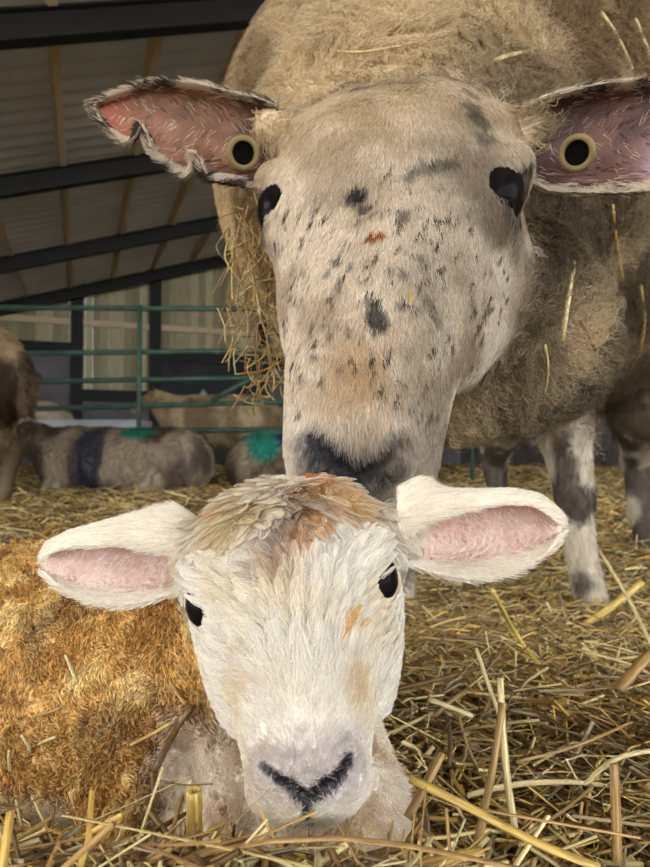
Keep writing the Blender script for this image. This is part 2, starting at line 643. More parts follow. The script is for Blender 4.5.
def axis(lo, hi, fine_lo, fine_hi, fs, cs):
    parts = []
    if fine_lo > lo: parts.append(np.linspace(lo, fine_lo, max(2, int((fine_lo - lo) / cs)), endpoint=False))
    parts.append(np.linspace(fine_lo, fine_hi, int((fine_hi - fine_lo) / fs), endpoint=False))
    if hi > fine_hi: parts.append(np.linspace(fine_hi, hi, max(2, int((hi - fine_hi) / cs))))
    return np.concatenate(parts)

def vnormals(V, F):
    F = np.asarray(F)
    a = V[F[:, 2]] - V[F[:, 0]]; b = V[F[:, 3]] - V[F[:, 1]]
    n = np.cross(a, b)
    N = np.zeros_like(V)
    for k in range(4):
        for c in range(3):
            N[:, c] += np.bincount(F[:, k], n[:, c], len(V))
    return nrmz(N)

class Frame:
    """head frame from both eyes and the nose tip: R across, F along the face, U out of the face"""
    def __init__(s, eL, eR, N):
        s.E = (eL + eR) / 2
        s.F = nrmz(N - s.E)
        r = eR - eL
        s.R = nrmz(r - s.F * (r @ s.F))
        s.U = np.cross(s.F, s.R) 
        if s.U[1] > 0: s.U = -s.U
        s.half = np.linalg.norm(r) / 2
        s.len = np.linalg.norm(N - s.E)
        s.M = np.stack([s.R, s.F, s.U], 1)
    def loc(s, P): return (P - s.E) @ s.M
    def w(s, R, F, U): return s.E + s.R * R + s.F * F + s.U * U

def caster(V, F):
    t = BVHTree.FromPolygons(V.tolist(), np.asarray(F).tolist())
    def cast(px, py):
        d = Vector(pt(px, py, 1.0) - C0).normalized()
        h = t.ray_cast(Vector(C0), d, 3.0)
        return None if h[0] is None else np.array(h[0])
    return cast

# ---- hair
def scatter(V, F, N, n, weight=None, rng=RNG):
    F = np.asarray(F)
    T = np.concatenate([F[:, [0, 1, 2]], F[:, [0, 2, 3]]])
    a, b, c = V[T[:, 0]], V[T[:, 1]], V[T[:, 2]]
    ar = 0.5 * np.linalg.norm(np.cross(b - a, c - a), axis=1)
    if weight is not None: ar = ar * weight((a + b + c) / 3)
    p = ar / ar.sum()
    k = rng.choice(len(T), n, p=p)
    r1 = np.sqrt(rng.random(n)); r2 = rng.random(n)
    w = np.stack([1 - r1, r1 * (1 - r2), r1 * r2], 1)
    P = sum(V[T[k, i]] * w[:, i:i + 1] for i in range(3))
    Nn = nrmz(sum(N[T[k, i]] * w[:, i:i + 1] for i in range(3)))
    return P, Nn

def strands(P, Nn, D, L, npts=6, lift=0.4, wave=0.0, wfreq=1.0, cell=0.0, clump=0.0, jitter=0.25, curl_up=0.0, rng=RNG):
    n = len(P)
    L = np.broadcast_to(L, (n,))
    D = D + jitter * rng.normal(size=(n, 3))
    T = nrmz(D - Nn * np.sum(D * Nn, 1, keepdims=True))
    B = np.cross(Nn, T)
    s = np.linspace(0, 1, npts)[None, :, None]
    lf = np.broadcast_to(lift, (n,))[:, None, None]
    Ls = L[:, None, None]
    tl = np.sqrt(np.maximum(1 - lf ** 2, 0.02))
    C = P[:, None] + Ls * (T[:, None] * tl * s + Nn[:, None] * lf * (s - (0.45 - curl_up) * s ** 2))
    if wave:
        ph = rng.random(n)[:, None, None] * 2 * math.pi
        fr = (wfreq * (0.7 + 0.6 * rng.random(n)))[:, None, None]
        C = C + wave * Ls * (B[:, None] * np.sin(2 * math.pi * fr * s + ph) + Nn[:, None] * 0.7 * np.cos(2 * math.pi * fr * s + ph)) * np.minimum(1, s * 3)
    if cell:
        wp = np.stack([vnoise(P, 0.8 / cell, 301), vnoise(P, 0.8 / cell, 302), vnoise(P, 0.8 / cell, 303)], 1) - 0.5
        key = np.floor((P + 1.7 * cell * wp + 0.12 * cell * rng.normal(size=(n, 3))) / cell).astype(np.int64)
        h = key[:, 0] * 73856093 ^ key[:, 1] * 19349663 ^ key[:, 2] * 83492791
        _, inv = np.unique(h, return_inverse=True)
        inv = inv.ravel()
        m = inv.max() + 1
        ct = np.maximum(np.bincount(inv, minlength=m), 1)
        mean = np.stack([[np.bincount(inv, C[:, q, c], m) / ct for c in range(3)] for q in range(npts)], 0)  # npts,3,m
        mean = mean.transpose(2, 0, 1)[inv]
        C = C + (mean - C) * np.broadcast_to(clump, (n,))[:, None, None] * s ** 0.8
    return C

def hair(name, C, cols, rad, mat, parent, tip=0.25):
    n, k = C.shape[:2]
    hc = bpy.data.hair_curves.new(name)
    hc.add_curves([k] * n)
    hc.attributes['position'].data.foreach_set('vector', np.ascontiguousarray(C.reshape(-1), np.float32))
    r = np.linspace(1, tip, k)[None] * np.broadcast_to(rad, (n,))[:, None]
    a = hc.attributes.get('radius') or hc.attributes.new('radius', 'FLOAT', 'POINT')
    a.data.foreach_set('value', np.ascontiguousarray(r.reshape(-1), np.float32))
    c4 = np.ones((n, 4), np.float32)
    c4[:, :3] = np.clip(cols, 0, 1)
    ca = hc.attributes.new('col', 'FLOAT_COLOR', 'CURVE')
    ca.data.foreach_set('color', c4.ravel())
    hc.materials.append(mat)
    return link(name, hc, parent)

# ---- ears: rows of cross sections (pixel x, pixel y, depth) from root to tip
def ear_mesh(rows, nu=36, nv=22, thick=0.0022, edge=None):
    """rows: list of cross sections, each a list of (px, py, D) from lower rim over the hollow to the front lip"""
    R = np.array([[pt(*q) for q in r] for r in rows])
    m, k = R.shape[:2]
    tu = np.linspace(0, 1, m); tv = np.linspace(0, 1, k)
    U = np.linspace(0, 1, nu); Vv = np.linspace(0, 1, nv)
    A = np.zeros((nu, k, 3))
    for j in range(k):
        for c in range(3): A[:, j, c] = spline(tu, R[:, j, c], U)
    G = np.zeros((nu, nv, 3))
    for i in range(nu):
        for c in range(3): G[i, :, c] = spline(tv, A[i, :, c], Vv)
    if edge is not None: G = edge(G, U, Vv)
    gu = np.gradient(G, axis=0); gv = np.gradient(G, axis=1)
    Nn = nrmz(np.cross(gu, gv))
    # inner face looks at the camera at the hollow
    mid = Nn[nu // 2, nv // 3]
    if mid @ (C0 - G[nu // 2, nv // 3]) < 0: Nn = -Nn; flip = True
    else: flip = False
    rim = np.minimum(np.minimum(Vv, 1 - Vv)[None, :] * 6, (1 - U)[:, None] * 8)
    th = thick * np.clip(0.25 + rim, 0.25, 1)
    Vi = G
    Vo = G - Nn * th[..., None]
    n = nu * nv
    k = np.arange(n).reshape(nu, nv)
    f = np.stack([k[:-1, :-1], k[1:, :-1], k[1:, 1:], k[:-1, 1:]], -1).reshape(-1, 4)
    if flip: f = f[:, ::-1]
    fb = f[:, ::-1] + n
    loop = np.concatenate([k[:, 0], k[-1, 1:], k[::-1, -1][1:], k[0, ::-1][1:-1]])
    nx = np.roll(loop, -1)
    fs = np.stack([loop, nx, nx + n, loop + n], 1)
    if not flip: fs = fs[:, ::-1]
    Vall = np.concatenate([Vi.reshape(-1, 3), Vo.reshape(-1, 3)])
    UV = np.stack(np.meshgrid(U, Vv, indexing='ij'), -1).reshape(-1, 2)
    return Vall, np.concatenate([f, fb, fs]), Nn.reshape(-1, 3), UV, n, f

def sphere(c, r, nu=20, nv=14, squash=None):
    V = [(0, 0, 1)]
    for i in range(1, nv):
        for j in range(nu):
            a, b = math.pi * i / nv, 2 * math.pi * j / nu
            V.append((math.sin(a) * math.cos(b), math.sin(a) * math.sin(b), math.cos(a)))
    V.append((0, 0, -1))
    F = []
    for j in range(nu):
        F.append((0, 1 + j, 1 + (j + 1) % nu))
        F.append((len(V) - 1, 1 + (nv - 2) * nu + (j + 1) % nu, 1 + (nv - 2) * nu + j))
    for i in range(nv - 2):
        for j in range(nu):
            a = 1 + i * nu + j; b = 1 + i * nu + (j + 1) % nu
            F.append((a, a + nu, b + nu, b))
    V = np.array(V) * r
    if squash is not None: V = V @ np.asarray(squash).T
    return V + np.asarray(c), F

# ================================================================== EWE
EW = Frame(pt(268, 187, 0.426), pt(515, 193, 0.376), pt(350, 452, 0.335))
ewe = tag(empty('ewe', (0.36, 1.2, 0.0)), 'large cream ewe with speckled face nuzzling the newborn lamb', 'sheep')
EH = EW.half
EWE_HEAD = [  # t, half width, top U, bottom U
    (-0.115, 0.030, -0.035, -0.085),
    (-0.095, 0.054, 0.000, -0.110),
    (-0.060, 0.072, 0.022, -0.125),
    (-0.025, 0.081, 0.028, -0.130),
    (0.010, 0.081, 0.026, -0.132),
    (0.045, 0.066, 0.023, -0.122),
    (0.085, 0.055, 0.023, -0.100),
    (0.120, 0.049, 0.020, -0.082),
    (0.150, 0.045, 0.014, -0.070),
    (0.175, 0.042, 0.004, -0.062),
    (0.192, 0.036, -0.008, -0.054),
    (0.204, 0.024, -0.020, -0.044),
]
e_eyeL = EW.w(-0.064, 0.000, -0.004); e_eyeR = EW.w(0.064, 0.000, -0.004)
neck_a = EW.w(0.0, -0.035, -0.09)
SHO = np.array([0.17, 0.95, 0.645])
HIP = np.array([0.64, 1.52, 0.66])
axb = nrmz((HIP - SHO) * [1, 1, 0])
BROTE = np.stack([axb, [-axb[1], axb[0], 0], [0, 0, 1.0]], 1)
def ewe_legs(P):
    d = sd_chain(P, [pt(556, 350, 0.99), pt(562, 420, 0.98), pt(574, 490, 0.98), pt(581, 550, 0.98), pt(592, 606, 0.97)], [0.075, 0.043, 0.028, 0.021, 0.028], 0.02)
    d = np.minimum(d, sd_chain(P, [(0.10, 1.0, 0.40), (0.105, 1.02, 0.28), (0.11, 1.0, 0.18), (0.115, 1.03, 0.09), (0.115, 1.01, 0.0)], [0.075, 0.043, 0.028, 0.021, 0.028], 0.02))
    d = np.minimum(d, sd_chain(P, [(0.72, 1.5, 0.45), (0.73, 1.45, 0.33), (0.765, 1.57, 0.22), (0.76, 1.55, 0.10), (0.765, 1.52, 0.0)], [0.11, 0.07, 0.034, 0.025, 0.03], 0.02))
    d = np.minimum(d, sd_chain(P, [(0.47, 1.72, 0.45), (0.47, 1.68, 0.33), (0.475, 1.80, 0.22), (0.48, 1.77, 0.10), (0.48, 1.74, 0.0)], [0.11, 0.07, 0.034, 0.025, 0.03], 0.02))
    return d
def ewe_body(P):
    d = sd_ell(P, SHO, (0.33, 0.31, 0.30), BROTE)
    d = smin(d, sd_ell(P, (SHO + HIP) / 2 + [0, 0, -0.01], (0.47, 0.36, 0.31), BROTE), 0.1)
    d = smin(d, sd_ell(P, HIP, (0.32, 0.33, 0.30), BROTE), 0.1)
    d = smin(d, sd_chain(P, [neck_a, EW.w(0.015, -0.03, -0.18), (0.095, 0.70, 0.515), (0.16, 0.9, 0.64)], [0.062, 0.10, 0.175, 0.24], 0.04), 0.08)
    d = smin(d, sd_cone(P, EW.w(0.055, 0.015, -0.10), EW.w(0.085, -0.03, -0.22), 0.042, 0.08), 0.04)
    return d
def ewe_head0(P):
    L = EW.loc(P)
    d = sd_loft(L, EWE_HEAD, 2.7)
    for sgn in (-1, 1):
        # brow ridge, cheek, nostril wing
        d = smin(d, sd_ell(P, EW.w(sgn * 0.074, -0.014, -0.008), (0.016, 0.018, 0.019), EW.M), 0.012)
        d = smin(d, sd_ell(P, EW.w(sgn * 0.069, 0.016, -0.012), (0.0135, 0.014, 0.016), EW.M), 0.012)
        d = smin(d, sd_ell(P, EW.w(sgn * 0.048, 0.045, -0.065), (0.024, 0.055, 0.045), EW.M), 0.03)
        d = smin(d, sd_ell(P, EW.w(sgn * 0.022, 0.176, 0.000), (0.013, 0.013, 0.009), EW.M), 0.010)
    return d
_v, _f = mesh_sdf(ewe_head0, np.arange(-0.10, 0.19, 0.004), np.arange(0.28, 0.52, 0.004), np.arange(0.17, 0.5, 0.004))
_c = caster(_v, _f)
E_NOST = [[_c(*q) for q in ((309, 436), (322, 451), (339, 465), (352, 477))], [_c(*q) for q in ((402, 439), (394, 455), (376, 468), (356, 478))]]
def ewe_nose_d(P): return np.minimum(sd_chain(P, E_NOST[0], [0.002, 0.0035, 0.005, 0.006]), sd_chain(P, E_NOST[1], [0.002, 0.0035, 0.005, 0.006]))
def ewe_head(P):
    d = ewe_head0(P)
    for sgn in (-1, 1):
        d = smax(d, -(sd_ell(P, EW.w(sgn * 0.100, 0.004, -0.007), (0.030, 0.0205, 0.0128), EW.M)), 0.0035)
        d = smax(d, -sd_cone(P, EW.w(sgn * 0.077, 0.027, 0.008), EW.w(sgn * 0.067, 0.058, 0.006), 0.005, 0.003), 0.006)
    d = smax(d, -ewe_nose_d(P) - 0.0012, 0.004)
    d = smax(d, -sd_chain(P, [EW.w(-0.038, 0.178, -0.045), EW.w(-0.02, 0.198, -0.038), EW.w(0, 0.206, -0.034), EW.w(0.02, 0.198, -0.038), EW.w(0.038, 0.178, -0.045)], [0.002] * 5), 0.004)
    return d
ear_rootL = pt(272, 128, 0.445); ear_rootR = pt(532, 135, 0.415)
def ewe_sdf(P):
    d = ewe_head(P)
    d = smin(d, sd_cone(P, EW.w(-0.045, -0.055, -0.03), pt(272, 128, 0.452), 0.03, 0.013), 0.02)
    d = smin(d, sd_cone(P, EW.w(0.045, -0.055, -0.03), pt(528, 130, 0.42), 0.03, 0.013), 0.02)
    b = ewe_body(P) + 0.0
    b = smin(b, ewe_legs(P), 0.05)
    return smin(d, b, 0.03)
axx = axis(-0.22, 1.12, -0.09, 0.19, 0.0036, 0.014)
axy = axis(0.27, 2.0, 0.29, 0.52, 0.0036, 0.016)
axz = axis(-0.05, 1.0, 0.19, 0.49, 0.0036, 0.014)
eV, eF = mesh_sdf(ewe_sdf, axx, axy, axz)
eN = vnormals(eV, eF)
ecast = caster(eV, eF)

# ears of the ewe (hollow towards the camera, ragged lower rim on the left one)
def rowL(px, ytop, ybot, D, cup):
    h = ybot - ytop
    return [(px + 2, ybot, D - 0.004), (px, ybot - 0.3 * h, D + cup), (px - 2, ytop + 0.22 * h, D + cup * 0.8), (px - 2, ytop, D - 0.002)]
LE = [(280, 106, 172, 0.440, 0.012), (258, 98, 186, 0.440, 0.018), (232, 92, 182, 0.441, 0.02), (205, 85, 178, 0.443, 0.018), (178, 82, 172, 0.446, 0.014), (150, 84, 152, 0.45, 0.010), (122, 94, 138, 0.454, 0.006), (104, 102, 122, 0.458, 0.002), (96, 107, 112, 0.46, 0.0)]
def nick(G, U, Vv):
    # bites missing from the lower rim
    for u0, du, dep in ((0.42, 0.022, 0.26), (0.66, 0.035, 0.42)):
        k = np.exp(-((U - u0) / du) ** 2)[:, None, None] * dep
        top = G[:, -1:, :]
        w = (1 - Vv)[None, :, None] ** 2
        G = G + (top - G) * k * w
    return G
LEV, LEF, LEN, LEUV, LEn, LEfi = ear_mesh([rowL(*r) for r in LE], nu=70, edge=nick, thick=0.004)
RE = [(520, 108, 178, 0.418, 0.010), (545, 98, 190, 0.412, 0.018), (572, 90, 192, 0.408, 0.022), (605, 84, 192, 0.405, 0.02), (640, 80, 190, 0.402, 0.016), (675, 82, 184, 0.40, 0.010), (700, 95, 172, 0.40, 0.004), (716, 115, 150, 0.40, 0.0)]
REV, REF, REN, REUV, REn, REfi = ear_mesh([rowL(*r) for r in RE], nu=50, thick=0.004)

# colours
E_CREAM, E_TAN, E_GREY, E_DARK, E_OCH = lin(226, 214, 194), lin(182, 164, 138), lin(128, 118, 108), lin(46, 40, 38), lin(176, 132, 62)
def blobs(cast, spec):
    out = []
    for px, py, r, col, st in spec:
        p = cast(px, py)
        if p is not None: out.append((p, r, np.asarray(col), st))
    return out
BLK = lin(40, 38, 42)
ew_spots = blobs(ecast, [(358, 192, .0052, BLK, .95), (364, 206, .0028, BLK, .8), (353, 197, .003, BLK, .7), (404, 212, .004, lin(80, 66, 54), .7),
    (372, 235, .003, lin(150, 84, 30), 1), (380, 233, .0025, lin(150, 84, 30), 1), (375, 308, .0042, BLK, .85), (378, 322, .0045, BLK, .9), (372, 316, .003, BLK, .8),
    (370, 296, .003, BLK, .6), (338, 258, .0022, BLK, .7), (328, 270, .002, BLK, .6), (330, 296, .0022, BLK, .6), (352, 262, .0022, BLK, .5), (390, 268, .0022, BLK, .6), (402, 270, .003, BLK, .6),
    (316, 352, .0026, BLK, .6), (302, 374, .0022, BLK, .7), (330, 330, .002, BLK, .5), (400, 300, .0025, BLK, .5), (428, 300, .004, BLK, .45), (436, 316, .004, BLK, .5), (322, 378, .0022, BLK, .7),
    (345, 240, .002, BLK, .5), (420, 255, .0025, BLK, .5), (300, 410, .002, BLK, .8), (340, 285, .002, BLK, .6), (362, 277, .002, BLK, .6),
    (425, 165, .005, BLK, .55), (438, 162, .0045, BLK, .6), (410, 172, .004, BLK, .55), (452, 160, .004, BLK, .55), (470, 105, .007, BLK, .5), (478, 118, .007, BLK, .55), (466, 92, .005, BLK, .5), (484, 135, .006, BLK, .45),
    (360, 88, .003, BLK, .6), (372, 86, .0025, BLK, .6), (350, 90, .002, BLK, .5),
    (410, 292, .002, lin(220, 190, 90), .9), (457, 318, .0018, lin(230, 210, 150), .9)])
def ewe_col(P, fine=1.0):
    L = EW.loc(P)
    t, r, u = L[:, 1], L[:, 0], L[:, 2]
    n = len(P)
    c = mixc(np.tile(E_CREAM, (n, 1)), E_TAN, 0.15 + 0.75 * sstep(0.42, 0.7, fbm(P, 38, 2)))
    # forehead is tanner, bridge paler, lower bridge ochre stained, muzzle greyish
    c = mixc(c, lin(206, 182, 140), 0.5 * np.exp(-((t + 0.05) / 0.035) ** 2))
    c = mixc(c, E_OCH * 0.9, 0.62 * np.exp(-((t - 0.138) / 0.03) ** 2 - ((r - 0.004) / 0.03) ** 2) * sstep(0.3, 0.6, fbm(P, 110, 8)) * (u > -0.03))
    c = mixc(c, lin(216, 206, 192), 0.65 * sstep(0.13, 0.17, t) * sstep(0.012, 0.03, np.abs(r)))
    c = mixc(c, E_GREY, 0.7 * sstep(0.155, 0.18, t) * (1 - sstep(0.015, 0.032, np.abs(r))) * sstep(-0.03, -0.01, u))
    dn = ewe_nose_d(P.astype(np.float32)) + 0.008 * (fbm(P, 150, 61) - 0.5)
    c = mixc(c, lin(84, 80, 82), 0.75 * sstep(0.010, 0.001, dn) * sstep(0.036, 0.028, np.abs(r)))
    c = mixc(c, lin(26, 24, 28), 0.97 * sstep(0.0045, 0.0, dn))
    # black hairs as streaks lying along the face
    q = np.stack([r * 1.0 + 0.35 * t, t * 0.33, u * 0.5], 1)
    fk = sstep(0.72, 0.80, vnoise(q, 560, 31)) * sstep(0.35, 0.62, vnoise(P, 42, 77) + 0.30 * sstep(-0.02, 0.05, r) * sstep(0.0, 0.06, t))
    c = mixc(c, lin(48, 42, 40), 0.95 * fk * sstep(-0.02, 0.02, t) * (1 - sstep(0.15, 0.17, t)) * (u > -0.05))
    # right-hand cheek: dirt, with the shade of that side put into the colour
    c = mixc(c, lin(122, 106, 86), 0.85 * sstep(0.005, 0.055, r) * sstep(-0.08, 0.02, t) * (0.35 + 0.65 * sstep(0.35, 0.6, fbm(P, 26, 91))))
    for sgn, e in ((-1, e_eyeL), (1, e_eyeR)):
        de = np.linalg.norm((L - np.array([sgn * 0.089, 0.004, -0.007])) * [.42, 0.66, 1], axis=1)
        c = mixc(c, lin(52, 44, 43), 0.9 * (1 - sstep(0.0128, 0.0175, de)))
        dt = sd_cone(P, EW.w(sgn * 0.078, 0.024, 0.006), EW.w(sgn * 0.066, 0.064, 0.006), 0.004, 0.002)
        c = mixc(c, lin(66, 58, 56), 0.75 * (1 - sstep(0.0, 0.005, dt)))
    for p, rad, col, st in ew_spots:
        d = np.linalg.norm(P - p, axis=1)
        c = mixc(c, col, st * (1 - sstep(rad * 0.7, rad * 1.5, d + rad * 0.9 * (vnoise(P, 420, 5) - 0.5))))
    # fleece
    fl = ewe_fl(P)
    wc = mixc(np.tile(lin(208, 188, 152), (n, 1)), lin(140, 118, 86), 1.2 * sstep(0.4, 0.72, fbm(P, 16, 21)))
    wc = mixc(wc, lin(92, 79, 62), 0.95 * sstep(0.66, 0.46, P[:, 2]) * sstep(0.06, 0.16, P[:, 0]) * sstep(0.15, 0.5, fbm(P, 9, 5)))  # lower right wool: matted dirt, with the head's shade put into the colour
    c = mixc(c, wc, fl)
    # legs: white with brown knees
    lg = ewe_leg_mask(P)
    lc = mixc(np.tile(lin(196, 184, 164), (n, 1)), lin(58, 46, 38), 0.9 * sstep(0.42, 0.55, fbm(P * [1, 1, 0.6], 17, 44) + 0.25 * np.exp(-((P[:, 2] - 0.165) / 0.035) ** 2) + 0.15 * np.exp(-((P[:, 2] - 0.05) / 0.03) ** 2) - 0.1))
    c = mixc(c, lc, lg)
    return c
def ewe_leg_mask(P):
    return sstep(0.30, 0.24, P[:, 2] + 0.03 * (vnoise(P, 30, 4) - 0.5)) * (P[:, 1] > 0.8)
def ewe_fl(P):
    L = EW.loc(P)
    dh = ewe_head(P.astype(np.float32))
    f = sstep(0.004, 0.016, dh)
    f = np.maximum(f, sstep(-0.072, -0.088, L[:, 1] + 0.012 * (vnoise(P, 60, 3) - 0.5)))
    f = np.maximum(f, sstep(-0.095, -0.115, L[:, 2]) * sstep(0.06, 0.03, L[:, 1]))
    return f

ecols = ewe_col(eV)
# join the ears into the one body surface
def ear_cols(V, UV, n, inner, outer, rimc, dark=None):
    C = np.zeros((len(V), 3))
    C[:n] = inner(V[:n], UV)
    C[n:] = outer
    e = np.minimum(UV[:, 1], 1 - UV[:, 1])
    e = np.minimum(e, (1 - UV[:, 0]) * 1.2)
    C[:n] = mixc(C[:n], rimc, 1 - sstep(0.02, 0.07, e))
    return C
def inE(V, UV):
    c = mixc(np.tile(lin(142, 100, 78), (len(V), 1)), lin(104, 74, 56), sstep(0.35, 0.65, fbm(V, 60, 3)))
    c = mixc(c, lin(176, 98, 76), 0.6 * np.exp(-((UV[:, 0] - 0.82) / 0.12) ** 2))
    return mixc(c, lin(70, 50, 44), 0.8 * sstep(0.32, 0.1, UV[:, 0]))
def inE2(V, UV):
    c = mixc(np.tile(lin(116, 84, 74), (len(V), 1)), lin(84, 62, 58), sstep(0.35, 0.65, fbm(V, 60, 3)))
    c = mixc(c, lin(190, 160, 170), 0.75 * np.exp(-((UV[:, 0] - 0.63) / 0.06) ** 2 - ((UV[:, 1] - 0.2) / 0.2) ** 2))
    return mixc(c, lin(66, 48, 46), 0.85 * sstep(0.34, 0.12, UV[:, 0]))
LEC = ear_cols(LEV, LEUV, LEn, inE, lin(190, 172, 146), lin(90, 74, 64))
REC = ear_cols(REV, REUV, REn, inE2, lin(190, 172, 146), lin(80, 66, 60))
bV = np.concatenate([eV, LEV, REV])
bF = np.concatenate([eF, LEF + len(eV), REF + len(eV) + len(LEV)])
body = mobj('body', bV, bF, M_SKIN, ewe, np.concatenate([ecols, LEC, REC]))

# eyes
def eye(frame, c, r, sq, parent, mat=M_EYE):
    R = frame.M @ np.diag(sq) @ frame.M.T
    v, f = sphere(c, r, 24, 16, R)
    return mobj('eye', v, f, mat, parent)
eye(EW, EW.w(-0.0690, 0.004, -0.007), 0.0190, (0.85, 1.12, 0.92), ewe)
eye(EW, EW.w(0.0690, 0.004, -0.007), 0.0190, (0.85, 1.12, 0.92), ewe)

# round yellowed ear tags with a dark middle
M_TAG = mat_noise('yellowed_plastic', lin(112, 96, 58), lin(138, 122, 78), scale=60, rough=0.45)
M_TAGHOLE = mat_noise('dark_rubber', lin(6, 6, 6), lin(11, 10, 10), scale=60, rough=0.8, spec=0.05)
def ear_tag(px, py, D, r, tilt):
    c = pt(px, py, D)
    n = nrmz(C0 - c + np.array(tilt))
    a = nrmz(np.cross(n, [0, 0, 1.0])); b = np.cross(n, a)
    k = 28
    V, F = [], []
    prof = [(0.66, -0.002), (0.66, 0.0012), (0.72, 0.002), (0.9, 0.002), (1.0, 0.001), (1.0, -0.002)]
    for rr, hh in prof:
        for i in range(k):
            an = 2 * math.pi * i / k
            V.append(c + (a * math.cos(an) + b * math.sin(an)) * r * rr + n * hh)
    for j in range(len(prof)):
        j2 = (j + 1) % len(prof)
        for i in range(k):
            F.append((j * k + i, j * k + (i + 1) % k, j2 * k + (i + 1) % k, j2 * k + i))
    o = mobj('ear_tag', V, F, M_TAG, ewe)
    o['label'] = 'round yellowed plastic ear tag'
    V2 = [c + n * 0.002] + [c + (a * math.cos(2 * math.pi * i / k) + b * math.sin(2 * math.pi * i / k)) * r * 0.67 for i in range(k)]
    V2 += [v - n * 0.006 for v in V2]
    F2 = [(0, 1 + i, 1 + (i + 1) % k) for i in range(k)] + [(1 + i, 1 + (i + 1) % k, k + 2 + (i + 1) % k, k + 2 + i) for i in range(k)]
    h = mobj('tag_stud', V2, F2, M_TAGHOLE, o)
    h.matrix_parent_inverse = Matrix()
ear_tag(243, 153, 0.438, 0.0115, (0.1, 0, 0))
ear_tag(577, 153, 0.408, 0.0115, (-0.12, 0, 0))

# hair
def ew_face_w(P):
    L = EW.loc(P)
    w = (1 - ewe_fl(P)) * (L[:, 1] > -0.12) * (np.linalg.norm(P - EW.E, axis=1) < 0.3)
    for sgn in (-1, 1):
        w = w * sstep(0.0132, 0.0158, np.linalg.norm((L - np.array([sgn * 0.089, 0.004, -0.007])) * [.42, .66, 1], axis=1))
    w = w * (0.06 + 0.94 * sstep(0.0, 0.004, ewe_nose_d(P.astype(np.float32))))
    return w + 1e-9
P, N_ = scatter(eV, eF, eN, 120000, ew_face_w)
L = EW.loc(P)
D = EW.F * 1.0 + 0.35 * EW.R * (L[:, 0:1] / 0.06) + 0.35 * (np.stack([vnoise(P, 45, 1), vnoise(P, 45, 2), vnoise(P, 45, 3)], 1) - 0.5)
ln = (0.0048 + 0.003 * RNG.random(len(P))) * (1 + 0.6 * sstep(-0.03, -0.08, L[:, 1]))
C = strands(P, N_, D, ln, 5, lift=0.30, cell=0.004, clump=0.35, jitter=0.28)
cc = ewe_col(P) * (0.75 + 0.55 * RNG.random(len(P)))[:, None]
hair('face_hair', C, cc, 0.00028, M_HAIR, ewe)

def ew_leg_w(P): return ewe_leg_mask(P) + 1e-9
P, N_ = scatter(eV, eF, eN, 9000, ew_leg_w)
C = strands(P, N_, np.tile([0, 0, -1.0], (len(P), 1)), 0.014, 4, lift=0.3, cell=0.01, clump=0.4, jitter=0.3)
hair('leg_hair', C, ewe_col(P) * (0.75 + 0.5 * RNG.random(len(P)))[:, None], 0.0005, M_HAIR, ewe)

def ew_fl_w(P):
    near = 1 + 3.0 * sstep(0.95, 0.6, P[:, 1])
    return ewe_fl(P) * (1 - ewe_leg_mask(P)) * near + 1e-9
P, N_ = scatter(eV, eF, eN, 120000, ew_fl_w)
fz = np.stack([vnoise(P, 22, 11), vnoise(P, 22, 12), vnoise(P, 22, 13)], 1) - 0.5
D = np.array([0.05, 0.1, -0.3]) + 2.6 * fz
ln = 0.022 + 0.022 * RNG.random(len(P))
nearh = sstep(0.03, 0.0, ewe_head(P.astype(np.float32)) - 0.01)
ln = ln * (1 - 0.5 * nearh)
C = strands(P, N_, D, ln, 9, lift=0.7, wave=0.11, wfreq=2.2, cell=0.016, clump=0.8, jitter=0.5)
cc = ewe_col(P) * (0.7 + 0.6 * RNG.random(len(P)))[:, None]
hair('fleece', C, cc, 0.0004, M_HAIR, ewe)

# hair on the ears: a hairy rim and a coat on the backs
def ear_hair(name, V, Nn, UV, n, fi, num, wfn, lfn, cfn, rad, parent, flipn, dirfn, lift=0.35, cell=0.004, clump=0.4, mat=M_HAIR):
    uv3 = np.concatenate([UV, np.zeros((len(UV), 1))], 1)
    F = fi
    T = np.concatenate([F[:, [0, 1, 2]], F[:, [0, 2, 3]]])
    a, b, c = (V[T[:, i]] for i in range(3))
    ar = 0.5 * np.linalg.norm(np.cross(b - a, c - a), axis=1) * wfn(uv3[T].mean(1))
    k = RNG.choice(len(T), num, p=ar / ar.sum())
    r1 = np.sqrt(RNG.random(num)); r2 = RNG.random(num)
    w = np.stack([1 - r1, r1 * (1 - r2), r1 * r2], 1)
    P = sum(V[T[k, i]] * w[:, i:i + 1] for i in range(3))
    Nx = nrmz(sum(Nn[T[k, i]] * w[:, i:i + 1] for i in range(3))) * flipn
    uv = sum(uv3[T[k, i]] * w[:, i:i + 1] for i in range(3))
    C = strands(P, Nx, dirfn(uv, P), lfn(uv), 5, lift=lift, cell=cell, clump=clump, jitter=0.3)
    return hair(name, C, cfn(uv, P) * (0.75 + 0.5 * RNG.random(num))[:, None], rad, mat, parent)

